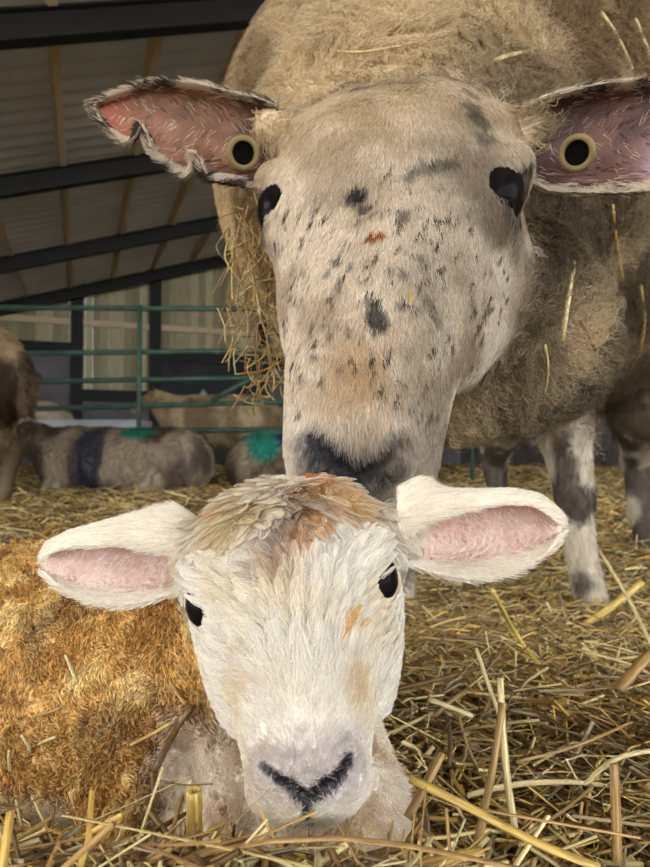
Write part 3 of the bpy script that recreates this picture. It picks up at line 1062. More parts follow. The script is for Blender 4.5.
def axis_dirs(rows):
    a = pt(*rows[0][0]); b = pt(*rows[-1][0])
    return nrmz(b - a)
for (V_, N2, UV_, n_, fi_, rows, sx) in ((LEV, LEN, LEUV, LEn, LEfi, LE, -1), (REV, REN, REUV, REn, REfi, RE, 1)):
    dax = np.array([sx * 1.0, 0, 0])
    rim = lambda uv: (1 - sstep(0.03, 0.10, np.minimum(np.minimum(uv[:, 1], 1 - uv[:, 1]), (1 - uv[:, 0]) * 1.2))) + 0.008
    cf = lambda uv, P: np.where((vnoise(P, 130, 8) + 0.5 * RNG.random(len(P)) > 0.82)[:, None], lin(70, 60, 54), lin(206, 192, 172)) * np.ones((len(P), 3))
    ear_hair('ear_hair', V_, N2, UV_, n_, fi_, 7000, rim, lambda uv: 0.0055 + 0.003 * RNG.random(len(uv)), cf, 0.00025, ewe, 1,
             lambda uv, P: dax * 0.8 + np.array([0, 0, 1.0]) * np.sign(uv[:, 1:2] - 0.5), lift=0.35)
    ear_hair('ear_hair', V_[n_:], N2, UV_, n_, fi_, 7000, lambda uv: np.ones(len(uv)), lambda uv: 0.008 + 0.003 * RNG.random(len(uv)), cf, 0.00028, ewe, -1,
             lambda uv, P: np.tile(dax, (len(P), 1)), lift=0.3)

M_LAMB = mat_attr('lamb_skin', rough=0.34, spec=0.5, bump=0.8, bscale=420)
# ================================================================== LAMB
LA = Frame(pt(199, 604, 0.262), pt(387, 592, 0.257), pt(306, 778, 0.210))
lamb = tag(empty('lamb', (-0.12, 0.4, 0.04)), 'newborn white lamb lying in straw, its body stained orange', 'lamb')
LAMB_HEAD = [
    (-0.066, 0.014, -0.018, -0.038),
    (-0.056, 0.028, 0.002, -0.052),
    (-0.040, 0.0385, 0.0165, -0.062),
    (-0.020, 0.0425, 0.0225, -0.066),
    (0.000, 0.0415, 0.0205, -0.066),
    (0.016, 0.0350, 0.0165, -0.060),
    (0.032, 0.0282, 0.0140, -0.050),
    (0.046, 0.0245, 0.0105, -0.040),
    (0.058, 0.0222, 0.0060, -0.033),
    (0.068, 0.0190, -0.0015, -0.029),
    (0.076, 0.0115, -0.0100, -0.024),
]
def lamb_head0(P):
    L = LA.loc(P)
    d = sd_loft(L, LAMB_HEAD, 2.2)
    for sgn in (-1, 1):
        d = smin(d, sd_ell(P, LA.w(sgn * 0.031, -0.010, 0.005), (0.010, 0.012, 0.010), LA.M), 0.008)
        d = smin(d, sd_ell(P, LA.w(sgn * 0.0105, 0.0635, 0.0015), (0.0070, 0.0062, 0.005), LA.M), 0.005)
        d = smin(d, sd_ell(P, LA.w(sgn * 0.0105, 0.0675, -0.010), (0.0100, 0.0085, 0.0078), LA.M), 0.005)
        d = smin(d, sd_ell(P, LA.w(sgn * 0.023, 0.012, -0.030), (0.012, 0.026, 0.024), LA.M), 0.015)
    return smin(d, sd_ell(P, LA.w(0, 0.0645, -0.0225), (0.013, 0.011, 0.0068), LA.M), 0.003)
_v, _f = mesh_sdf(lamb_head0, np.arange(-0.07, 0.07, 0.002), np.arange(0.18, 0.32, 0.002), np.arange(0.08, 0.24, 0.002))
_c = caster(_v, _f)
L_NOST = [[_c(*q) for q in ((262, 766), (275, 776), (290, 786), (305, 799))], [_c(*q) for q in ((350, 757), (345, 771), (331, 784), (310, 799))]]
L_NR = [[0.0008, 0.0012, 0.0017, 0.0022], [0.0018, 0.0026, 0.0026, 0.0022]]
PHIL = [_c(*q) for q in ((307, 798), (307, 811), (306, 823))]
MOUTH = [_c(*q) for q in ((278, 820), (292, 825), (306, 826), (322, 823), (334, 816))]
def nose_d(P):
    return np.minimum(sd_chain(P, L_NOST[0], L_NR[0]), sd_chain(P, L_NOST[1], L_NR[1]))
def lamb_head(P):
    d = lamb_head0(P)
    for sgn in (-1, 1):
        d = smax(d, -sd_ell(P, LA.w(sgn * 0.0460, -0.003, 0.001), (0.0130, 0.0095, 0.0060), LA.M), 0.003)
    d = smax(d, -nose_d(P) - 0.0003, 0.0015)
    d = smax(d, -sd_chain(P, PHIL, [0.0010, 0.0008, 0.0008]), 0.0015)
    return smax(d, -sd_chain(P, MOUTH, [0.0004, 0.0008, 0.0010, 0.0008, 0.0004]), 0.0012)
l_earL = pt(196, 552, 0.297); l_earR = pt(398, 528, 0.288)
LB = np.array([-0.20, 0.455, 0.078])
def lamb_body(P):
    q = nrmz([0.93, -0.35, 0.0])
    R = np.stack([q, [-q[1], q[0], 0], [0, 0, 1.0]], 1)
    d = sd_ell(P, LB, (0.19, 0.100, 0.094), R)
    d = smin(d, sd_ell(P, (-0.095, 0.395, 0.085), (0.085, 0.075, 0.085), R), 0.04)          # shoulder
    d = smin(d, sd_chain(P, [LA.w(0, -0.02, -0.045), (-0.03, 0.36, 0.125), (-0.09, 0.40, 0.105)], [0.034, 0.052, 0.07], 0.02), 0.03)
    d = smin(d, sd_chain(P, [(-0.05, 0.34, 0.09), (-0.035, 0.30, 0.07), (-0.04, 0.275, 0.055)], [0.045, 0.035, 0.022], 0.01), 0.02)      # chest
    # folded fore legs
    d = smin(d, sd_chain(P, [(-0.085, 0.35, 0.09), (-0.082, 0.305, 0.075), (-0.077, 0.272, 0.052)], [0.04, 0.028, 0.018], 0.01), 0.015)
    d = smin(d, sd_chain(P, [(-0.077, 0.272, 0.050), (-0.10, 0.33, 0.045)], [0.016, 0.013]), 0.01)
    d = smin(d, sd_chain(P, [(-0.005, 0.37, 0.08), (0.012, 0.31, 0.07), (0.017, 0.28, 0.055)], [0.035, 0.024, 0.017], 0.01), 0.015)
    d = smin(d, sd_chain(P, [(0.017, 0.28, 0.053), (0.01, 0.33, 0.045)], [0.016, 0.013]), 0.01)
    # hind thigh
    d = smin(d, sd_ell(P, (-0.29, 0.44, 0.075), (0.075, 0.05, 0.07)), 0.03)
    return d
def lamb_sdf(P):
    d = lamb_head(P)
    d = smin(d, sd_cone(P, LA.w(-0.03, -0.03, -0.02), l_earL, 0.016, 0.009), 0.012)
    d = smin(d, sd_cone(P, LA.w(0.03, -0.03, -0.02), l_earR, 0.016, 0.009), 0.012)
    b = lamb_body(P)
    # crimped, ribbed wool on the body
    m = (P[:, 0] < 0.0) & (P[:, 1] < 0.5) & (np.abs(b) < 0.02)
    q = P[m].astype(float)
    r = -0.0052 * (np.abs(vnoise(q * [1.25, 1.25, 0.8], 165, 71) - 0.5) * 2) ** 0.6 - 0.002 * vnoise(q, 260, 73)
    b = b.copy()
    b[m] += (r + 0.003) * sstep(0.0, -0.04, q[:, 0])
    return smin(d, b, 0.015)
lV, lF = mesh_sdf(lamb_sdf, axis(-0.42, 0.09, -0.085, 0.075, 0.0016, 0.0022), axis(0.185, 0.58, 0.19, 0.30, 0.0016, 0.0022), axis(0.01, 0.25, 0.085, 0.245, 0.0016, 0.0024))
lN = vnormals(lV, lF)
lcast = caster(lV, lF)

# ears: cross sections bottom rim, hollow, crest, front lip
def rowE(px, ybot, ycrest, ylip, D, cup, dx=0):
    ym = (ybot + ylip) / 2
    return [(px, ybot, D - 0.004), (px + dx, ym + 4, D + cup), (px + dx, ycrest + 4, D + cup * 0.9), (px + dx, ycrest, D + cup * 0.4), (px, ycrest + (ylip - ycrest) * 0.5, D - 0.006), (px, ylip, D - 0.006)]
LL = [(196, 588, 524, 560, 0.292, 0.010), (176, 592, 516, 556, 0.292, 0.014), (150, 600, 519, 552, 0.293, 0.015), (122, 605, 525, 547, 0.295, 0.013), (96, 602, 531, 548, 0.297, 0.011), (72, 593, 537, 549, 0.30, 0.008), (54, 582, 545, 553, 0.302, 0.005), (45, 571, 556, 561, 0.304, 0.002)]
llV, llF, llN, llUV, lln, llfi = ear_mesh([rowE(*r) for r in LL], nu=44, nv=30, thick=0.0022)
LR = [(398, 560, 494, 545, 0.284, 0.010), (416, 566, 490, 530, 0.283, 0.014), (444, 575, 496, 519, 0.281, 0.016), (474, 579, 497, 509, 0.280, 0.016), (505, 574, 496, 503, 0.280, 0.013), (532, 562, 500, 505, 0.281, 0.010), (551, 547, 511, 517, 0.283, 0.005), (561, 532, 522, 525, 0.285, 0.002)]
lrV, lrF, lrN, lrUV, lrn, lrfi = ear_mesh([rowE(*r) for r in LR], nu=44, nv=30, thick=0.0022)

WHT, CRM = lin(250, 245, 234), lin(240, 226, 192)
OCHRE, ORNG, BRN = lin(216, 156, 50), lin(214, 142, 40), lin(136, 88, 44)
la_spots = blobs(lcast, [(290, 510, .010, BRN, .75), (283, 530, .009, BRN, .7), (278, 550, .008, BRN, .6), (272, 570, .006, lin(160, 110, 60), .55), (300, 495, .010, lin(170, 120, 66), .7),
    (320, 492, .010, lin(216, 150, 44), .95), (345, 490, .008, lin(216, 156, 50), .8), (335, 505, .009, lin(216, 164, 70), .75), (262, 490, .009, lin(214, 146, 46), .95), (275, 486, .008, ORNG, .9), (245, 505, .007, lin(206, 160, 76), .7), (232, 530, .007, lin(212, 172, 96), .6), (310, 515, .007, lin(214, 150, 54), .8), (300, 535, .006, lin(206, 140, 50), .7),
    (300, 560, .006, ORNG, .65), (295, 545, .006, ORNG, .6), (283, 585, .005, lin(190, 140, 80), .45), (344, 635, .0035, lin(236, 190, 104), .9), (350, 633, .0028, lin(236, 190, 104), .9), (338, 637, .0028, lin(236, 190, 104), .8),
    (240, 540, .012, lin(232, 214, 170), .5), (235, 520, .010, lin(214, 190, 130), .5), (355, 690, .006, lin(226, 190, 130), .5), (250, 690, .004, lin(214, 176, 110), .4), (370, 510, .008, lin(228, 206, 150), .5)])
def lamb_col(P):
    L = LA.loc(P)
    t, r, u = L[:, 1], L[:, 0], L[:, 2]
    n = len(P)
    c = mixc(np.tile(WHT, (n, 1)), CRM, 0.75 * sstep(0.45, 0.75, fbm(P, 60, 6)))
    c = mixc(c, lin(226, 200, 150), 0.4 * sstep(-0.03, -0.05, t) * sstep(0.35, 0.6, fbm(P, 90, 14)))
    for p, rad, col, st in la_spots:
        d = np.linalg.norm(P - p, axis=1)
        c = mixc(c, col, st * (1 - sstep(rad * 0.4, rad * 1.3, d + rad * 1.2 * (fbm(P, 220, 15) - 0.5))))
    # greyish lilac skin about the nose
    nz = sstep(0.050, 0.065, t + 0.10 * np.abs(r)) * (1 - sstep(0.018, 0.024, np.abs(r))) * sstep(-0.012, -0.002, u)
    c = mixc(c, lin(176, 162, 166), 0.55 * nz)
    head = sstep(0.012, 0.002, lamb_head(P.astype(np.float32)))
    # body colouring
    og = mixc(np.tile(lin(218, 178, 106), (n, 1)), lin(188, 142, 74), sstep(0.35, 0.65, fbm(P, 45, 18)))
    og = mixc(og, lin(244, 216, 150), 0.9 * sstep(0.5, 0.7, fbm(P, 80, 28)))
    og = mixc(og, lin(130, 92, 50), 0.7 * sstep(0.55, 0.75, fbm(P, 28, 38)))
    wt = sstep(0.075, 0.050, P[:, 2] + 0.035 * (fbm(P, 22, 48) - 0.5)) * sstep(-0.09, -0.115, P[:, 0])
    wt = np.maximum(wt, sstep(-0.079, -0.064, P[:, 0] + 0.02 * (fbm(P, 40, 58) - 0.5)) * sstep(0.125, 0.10, P[:, 2]) * sstep(0.36, 0.34, P[:, 1]))
    wt = np.maximum(wt, sstep(-0.01, 0.01, P[:, 0]))
    bc = mixc(og, mixc(np.tile(lin(248, 238, 222), (n, 1)), lin(222, 198, 166), sstep(0.45, 0.75, fbm(P, 50, 68))), wt)
    return mixc(bc, c, head)
def dark_bits(P, c):
    """nostrils, lips and lids are dark skin"""
    L = LA.loc(P)
    Pf = P.astype(np.float32)
    dn = nose_d(Pf)
    c = mixc(c, lin(150, 136, 142), 0.6 * sstep(0.0045, 0.001, dn))
    c = mixc(c, lin(26, 23, 27), sstep(0.0012, 0.0002, dn))
    for sgn in (-1, 1):
        de = np.linalg.norm((L - np.array([sgn * 0.0415, -0.003, 0.001])) * [.5, 0.7, 1], axis=1)
        c = mixc(c, lin(56, 48, 50), 0.85 * (1 - sstep(0.0056, 0.0076, de)))
    c = mixc(c, lin(34, 28, 32), sstep(0.0014, 0.0004, sd_chain(Pf, PHIL, [0.0012, 0.0009, 0.0009])))
    return mixc(c, lin(80, 64, 62), 0.9 * sstep(0.0014, 0.0002, sd_chain(Pf, MOUTH, [0.0002, 0.0008, 0.0016, 0.0008, 0.0002])))
lcols = dark_bits(lV, lamb_col(lV))
def inL(V, UV):
    c = mixc(np.tile(lin(228, 200, 188), (len(V), 1)), lin(214, 180, 167), sstep(0.35, 0.65, fbm(V, 90, 3)))
    c = mixc(c, lin(178, 112, 98), 0.6 * np.exp(-((UV[:, 1] - 0.42) / 0.12) ** 2) * sstep(1.0, 0.6, UV[:, 0]))
    return mixc(c, lin(240, 214, 198), sstep(0.2, 0.05, UV[:, 1]) * 0.6)
llC = ear_cols(llV, llUV, lln, inL, lin(246, 232, 214), lin(246, 232, 214))
lrC = ear_cols(lrV, lrUV, lrn, inL, lin(246, 232, 214), lin(246, 232, 214))
bV = np.concatenate([lV, llV, lrV])
bF = np.concatenate([lF, llF + len(lV), lrF + len(lV) + len(llV)])
mobj('body', bV, bF, M_LAMB, lamb, np.concatenate([lcols, llC, lrC]))
eye(LA, LA.w(-0.0355, -0.003, 0.0012), 0.0104, (0.75, 1.0, 0.85), lamb)
eye(LA, LA.w(0.0362, -0.003, 0.0012), 0.0104, (0.75, 1.0, 0.85), lamb)

def la_head_w(P):
    L = LA.loc(P)
    w = sstep(0.012, 0.004, lamb_head(P.astype(np.float32)))
    Pf = P.astype(np.float32)
    for sgn in (-1, 1):
        w = w * sstep(0.0074, 0.0100, np.linalg.norm((L - np.array([sgn * 0.0415, -0.003, 0.001])) * [.5, .7, 1], axis=1))
    w = w * sstep(0.0004, 0.0016, nose_d(Pf)) * sstep(0.0004, 0.0014, sd_chain(Pf, PHIL, [0.001] * 3))
    return w + 1e-9
P, N_ = scatter(lV, lF, lN, 85000, la_head_w)
L = LA.loc(P)
t = L[:, 1:2]
swirl = np.stack([vnoise(P, 70, 1), vnoise(P, 70, 2), vnoise(P, 70, 3)], 1) - 0.5
D = np.where(t > -0.015, -LA.F * 0.75 + LA.R * 1.1 * L[:, 0:1] / 0.03, LA.F * 0.6 + LA.R * L[:, 0:1] / 0.05) + (0.9 + 1.8 * sstep(-0.01, -0.04, t)) * swirl
nose = sstep(0.022, 0.062, L[:, 1])
ln = (0.0095 + 0.006 * RNG.random(len(P))) * (1 - 0.76 * nose) * (1 + 0.9 * sstep(-0.012, -0.042, L[:, 1]))
C = strands(P, N_, D, ln, 7, lift=0.44 - 0.18 * nose, wave=0.08, wfreq=1.0, cell=0.0058, clump=0.92 * (1 - nose), jitter=0.25)
cc = lamb_col(P) * (0.72 + 0.36 * RNG.random(len(P)))[:, None]
mott = vnoise(P, 420, 88)[:, None] * 0.7 + 0.3 * RNG.random((len(P), 1))
base_c = mixc(np.tile(WHT, (len(P), 1)), CRM, RNG.random(len(P)) * 0.5)
stn = lamb_col(P)
cc = np.where(mott > 0.38, stn, stn * 0.35 + base_c * 0.65) * (0.72 + 0.36 * RNG.random(len(P)))[:, None]
hair('head_hair', C, cc, 0.00016 * (1 - 0.3 * nose), M_HAIR, lamb)

bcol = lamb_col(lV)
bwhite = np.clip((bcol[:, 2] - 0.30) / 0.15, 0, 1)
boff = sstep(0.004, 0.012, lamb_head(lV.astype(np.float32))) * (0.15 + sstep(0.5, 0.4, lV[:, 1]))
def scatter_v(V, F, N, n, wv):
    """scatter with a weight per vertex"""
    F = np.asarray(F)
    a, b, c, d = (V[F[:, i]] for i in range(4))
    ar = 0.5 * np.linalg.norm(np.cross(c - a, d - b), axis=1) * wv[F].mean(1) + 1e-12
    k = RNG.choice(len(F), n, p=ar / ar.sum())
    u, v = RNG.random((2, n, 1))
    mixq = lambda X: (X[F[k, 0]] * (1 - u) + X[F[k, 1]] * u) * (1 - v) + (X[F[k, 3]] * (1 - u) + X[F[k, 2]] * u) * v
    return mixq(V), nrmz(mixq(N))
# tight wet ringlets
P, N_ = scatter_v(lV, lF, lN, 30000, boff * (1 - bwhite))
D = np.array([-0.5, 0, -0.6]) + 2.4 * (np.stack([vnoise(P, 70, 21), vnoise(P, 70, 22), vnoise(P, 70, 23)], 1) - 0.5)
C = strands(P, N_, D, 0.0048 + 0.0025 * RNG.random(len(P)), 12, lift=0.55, wave=0.3, wfreq=1.5, cell=0.006, clump=0.35, jitter=0.3)
cc = lamb_col(P) * (0.65 + 0.8 * RNG.random(len(P)) ** 1.5)[:, None]
hair('body_wool', C, cc, 0.00050, M_WET, lamb, 0.6)
# soft white fluff on chest and knees
P, N_ = scatter_v(lV, lF, lN, 26000, boff * bwhite)
D = np.array([-0.25, 0, -0.8]) + 2.2 * (np.stack([vnoise(P, 90, 21), vnoise(P, 90, 22), vnoise(P, 90, 23)], 1) - 0.5)
C = strands(P, N_, D, 0.010 + 0.006 * RNG.random(len(P)), 8, lift=0.45, wave=0.12, wfreq=1.2, cell=0.005, clump=0.7, jitter=0.3)
cc = lamb_col(P) * (0.8 + 0.35 * RNG.random(len(P)))[:, None]
hair('chest_wool', C, cc, 0.00018, M_HAIR, lamb)

for (V_, N2, UV_, n_, fi_, sx) in ((llV, llN, llUV, lln, llfi, -1), (lrV, lrN, lrUV, lrn, lrfi, 1)):
    dax = np.array([sx * 1.0, 0, 0.0])
    cw = lambda uv, P: np.tile(lin(250, 240, 224), (len(P), 1))
    ear_hair('ear_hair', V_[n_:], N2, UV_, n_, fi_, 9000, lambda uv: np.ones(len(uv)), lambda uv: (0.0045 + 0.003 * RNG.random(len(uv))) * (1.9 - 1.1 * uv[:, 0]) * (1 - 0.6 * sstep(0.8, 1.0, uv[:, 1])), cw, 0.00014, lamb, -1,
             lambda uv, P: np.tile(dax, (len(P), 1)) + 0.5 * (np.stack([vnoise(P, 90, 21), vnoise(P, 90, 22), vnoise(P, 90, 23)], 1) - 0.5), lift=0.25, clump=0.5)
    ear_hair('ear_hair', V_, N2, UV_, n_, fi_, 3500, lambda uv: sstep(0.16, 0.02, uv[:, 1]) + 0.025, lambda uv: 0.0028 + 0.003 * RNG.random(len(uv)), cw, 0.00012, lamb, 1,
             lambda uv, P: np.tile(dax * 0.6 + np.array([0, 0, -0.8]), (len(P), 1)), lift=0.25, clump=0.5)

# ================================================================== gate and far flock
M_GREEN = mat_noise('green_painted_steel', lin(50, 76, 64), lin(78, 104, 90), scale=12, rough=0.5)
M_TROUGH = mat_noise('pale_plastic', lin(176, 184, 192), lin(206, 212, 216), scale=5, rough=0.5)
GD = 4.75
gate = tag(empty('livestock_gate', (-1.3, GD, 0)), 'green tubular steel gate across the pen behind the lying sheep', 'gate')
def gpt(px, py): return pt(px, py, GD / (FWD[1] - (py - 433.5) / FPX * UPV[1]))
def rail(name, a, b, r, parent, mat=M_GREEN):
    v, f = tube(np.linspace(a, b, 3), r, 8)
    return mobj(name, v, f, mat, parent)
for y0, y1 in ((307, 309), (354, 351), (383, 378), (411, 403), (433, 430)):
    rail('rail', gpt(-40, y0), gpt(470, y1 + (y1 - y0) * 0.8), 0.02, gate)
for x in (-40, 141, 310, 470):
    a = gpt(x, 306); b = a.copy(); b[2] = -0.02
    rail('upright', a + [0, -0.03, 0], b + [0, -0.03, 0], 0.018, gate)
rail('brace', gpt(212, 402) + [0, -0.05, 0], gpt(252, 379) + [0, -0.05, 0], 0.02, gate)

trough = tag(empty('feed_trough', (-1.95, 5.35, 0)), 'long pale plastic feed trough behind the green gate', 'trough')
def taper_box(c, l, w, h, t=0.8):
    V = []
    for z, k in ((0, t), (h, 1.0)):
        for sx, sy in ((-1, -1), (1, -1), (1, 1), (-1, 1)): V.append((c[0] + sx * l / 2 * (k * .3 + .7), c[1] + sy * w / 2 * k, c[2] + z))
    for z, k in ((h, 0.9), (0.03, t * 0.85)):
        for sx, sy in ((-1, -1), (1, -1), (1, 1), (-1, 1)): V.append((c[0] + sx * l / 2 * (k * .3 + .68), c[1] + sy * w / 2 * k, c[2] + z))
    F = [(3, 2, 1, 0)]
    for a, b in ((0, 4), (4, 8), (8, 12)):
        for i in range(4): F.append((a + i, a + (i + 1) % 4, b + (i + 1) % 4, b + i))
    F.append((12, 13, 14, 15))
    return np.array(V, float), F
v, f = taper_box((-1.95, 5.35, 0.30), 0.9, 0.4, 0.2)
mobj('basin', v, f, M_TROUGH, trough, smooth=False)
for sx in (-0.3, 0.3):
    v, f = boxv((-1.95 + sx, 5.35, 0.14), (0.05, 0.3, 0.33))
    mobj('leg', v, f, M_STEEL, trough, smooth=False)

# white container on the ledge of the far wall
s0, y0 = s_of(203, WB - 0.2)
ledge = bbox('ledge', s0 - 0.8, s0 + 0.5, WB - 0.32, WB - 0.05, 1.02, 1.1, M_CONC, wall_back)
cp = bp_(s0, WB - 0.2, 1.1)
prof = [(0.0, 0.0), (0.055, 0.0), (0.06, 0.01), (0.06, 0.14), (0.05, 0.17), (0.02, 0.19), (0.02, 0.22), (0.0, 0.222)]
k = 16
V = [cp + np.array([r * math.cos(2 * math.pi * i / k), r * math.sin(2 * math.pi * i / k), z]) for r, z in prof for i in range(k)]
F = [(j * k + i, j * k + (i + 1) % k, (j + 1) * k + (i + 1) % k, (j + 1) * k + i) for j in range(len(prof) - 1) for i in range(k)]
bot = mobj('bottle', V, F, M_TROUGH)
tag(bot, 'small white plastic bottle on the ledge of the far wall', 'bottle')

def far_sheep(name, label, loc, yaw, lying, base, dark, marks=(), nh=7000, scale=1.0, group=None, seed=0):
    loc = np.asarray(loc, float)
    root = tag(empty(name, tuple(loc)), label, 'sheep', group)
    cz = 0.21 if lying else 0.52
    def fn(P):
        d = sd_ell(P, (0, 0, cz), (0.50, 0.26, 0.24 if not lying else 0.22))
        d = smin(d, sd_ell(P, (-0.30, 0, cz + 0.0), (0.26, 0.25, 0.23)), 0.08)
        d = smin(d, sd_ell(P, (0.30, 0, cz + 0.0), (0.24, 0.24, 0.23)), 0.08)
        hz = cz + (0.16 if not lying else 0.14)
        d = smin(d, sd_chain(P, [(0.4, 0, cz + 0.05), (0.56, 0.02, hz), (0.62, 0.02, hz + 0.05)], [0.18, 0.11, 0.085], 0.03), 0.06)
        d = smin(d, sd_chain(P, [(0.62, 0.02, hz + 0.05), (0.72, 0.02, hz + 0.01), (0.80, 0.02, hz - 0.05)], [0.075, 0.06, 0.042], 0.03), 0.03)
        for s in (-1, 1):
            d = smin(d, sd_cone(P, (0.62, 0.02 + s * 0.06, hz + 0.08), (0.60, 0.02 + s * 0.17, hz + 0.06), 0.022, 0.014), 0.015)
            if lying:
                d = smin(d, sd_chain(P, [(0.3, s * 0.16, 0.12), (0.44, s * 0.15, 0.06), (0.30, s * 0.17, 0.035)], [0.07, 0.045, 0.03], 0.02), 0.03)
                d = smin(d, sd_chain(P, [(-0.32, s * 0.18, 0.13), (-0.14, s * 0.24, 0.06), (-0.34, s * 0.26, 0.03)], [0.11, 0.06, 0.03], 0.02), 0.03)
            else:
                d = smin(d, sd_chain(P, [(0.30, s * 0.13, 0.42), (0.31, s * 0.13, 0.24), (0.33, s * 0.13, 0.20), (0.31, s * 0.13, 0.06), (0.33, s * 0.13, 0.0)], [0.085, 0.045, 0.034, 0.024, 0.032], 0.02), 0.03)
                d = smin(d, sd_chain(P, [(-0.36, s * 0.13, 0.45), (-0.33, s * 0.14, 0.32), (-0.44, s * 0.14, 0.22), (-0.41, s * 0.14, 0.06), (-0.39, s * 0.14, 0.0)], [0.13, 0.08, 0.038, 0.026, 0.033], 0.02), 0.03)
        if not lying: d = smin(d, sd_chain(P, [(-0.53, 0, 0.60), (-0.58, 0, 0.50), (-0.58, 0, 0.38)], [0.045, 0.04, 0.03], 0.02), 0.03)
        return d
    st = 0.02
    V, F = mesh_sdf(fn, np.arange(-0.7, 0.92, st), np.arange(-0.36, 0.37, st), np.arange(-0.06, 0.86, st))
    def colf(P):
        n = len(P)
        q = P + seed * 3.7
        c = mixc(np.tile(base, (n, 1)), dark, sstep(0.40, 0.66, fbm(q * [1, 1, 0.6], 6, 3 + seed)))
        c = mixc(c, dark * 0.8, 0.7 * sstep(0.36, 0.2, P[:, 2]) * (0 if lying else 1))
        for (mx, my, mz, rx, rz, col) in marks:
            dd = np.sqrt(((P[:, 0] - mx) / rx) ** 2 + ((P[:, 2] - mz) / rz) ** 2 + ((P[:, 1] - my) / 1.0) ** 2) + 0.6 * (fbm(q, 14, 9) - 0.5)
            c = mixc(c, col, 0.85 * (1 - sstep(0.7, 1.05, dd)))
        return c
    cols = colf(V)
    Nn = vnormals(V, F)
    ca, sa = math.cos(yaw), math.sin(yaw)
    R = np.array([[ca, -sa, 0], [sa, ca, 0], [0, 0, 1]])
    tr = lambda X: (X * scale) @ R.T + loc
    mobj('body', tr(V), F, M_SKIN, root, cols)
    fw = lambda P: sstep(0.16, 0.3, P[:, 2]) * (P[:, 0] < 0.62) + 0.02 if not lying else (P[:, 0] < 0.62) + 0.02
    P, N2 = scatter(V, F, Nn, nh, fw)
    D = np.array([-0.2, 0, -0.7]) + 1.6 * (np.stack([vnoise(P, 14, 1 + seed), vnoise(P, 14, 2 + seed), vnoise(P, 14, 3 + seed)], 1) - 0.5)
    C = strands(P, N2, D, 0.05, 5, lift=0.45, cell=0.03, clump=0.7, jitter=0.3)
    hair('fleece', tr(C.reshape(-1, 3)).reshape(C.shape), colf(P) * (0.65 + 0.7 * RNG.random(len(P)))[:, None], 0.0022, M_HAIR, root)
    for s in (-1, 1):
        v, f = sphere(tr(np.array([[0.70, 0.02 + s * 0.058, (cz + (0.16 if not lying else 0.14)) + 0.035]]))[0], 0.014, 10, 8)
        mobj('eye', v, f, M_EYE, root)
    return root
WOOL, DIRT = lin(186, 172, 144), lin(92, 76, 60)
TEAL, NAVY, PURP = lin(20, 150, 130), lin(24, 40, 66), lin(70, 40, 110)
far_sheep('sheep', 'dirty brown ewe standing at the left edge of the picture, rump towards the lamb', (-1.93, 2.85, 0), math.radians(172), False, lin(168, 144, 112), lin(74, 58, 44), nh=9000, seed=1, scale=1.1)
far_sheep('sheep', 'lying sheep with a dark blue band painted round its back', (-1.24, 4.0, -0.03), math.radians(184), True, lin(176, 160, 138), lin(96, 80, 70), marks=((0.18, -0.05, 0.25, 0.10, 0.5, NAVY), (-0.10, 0.05, 0.42, 0.12, 0.06, TEAL)), seed=2, scale=0.95)
far_sheep('sheep', 'lying sheep with teal and purple paint marks on its back', (-0.12, 4.3, -0.05), math.radians(8), True, lin(170, 156, 132), lin(110, 94, 76), marks=((-0.32, 0.0, 0.38, 0.13, 0.14, TEAL), (-0.16, 0.0, 0.40, 0.07, 0.07, PURP)), seed=3, scale=0.95)
far_sheep('sheep', 'cream sheep standing behind the green gate under the white bottle', (-0.95, 5.9, 0), math.radians(178), False, lin(206, 188, 150), lin(150, 128, 96), seed=4)
far_sheep('sheep', 'pale sheep far back between the brown ewe\'s rump and the feed trough', (-3.15, 6.4, 0), math.radians(200), False, lin(206, 194, 172), lin(160, 142, 120), nh=4000, seed=5)

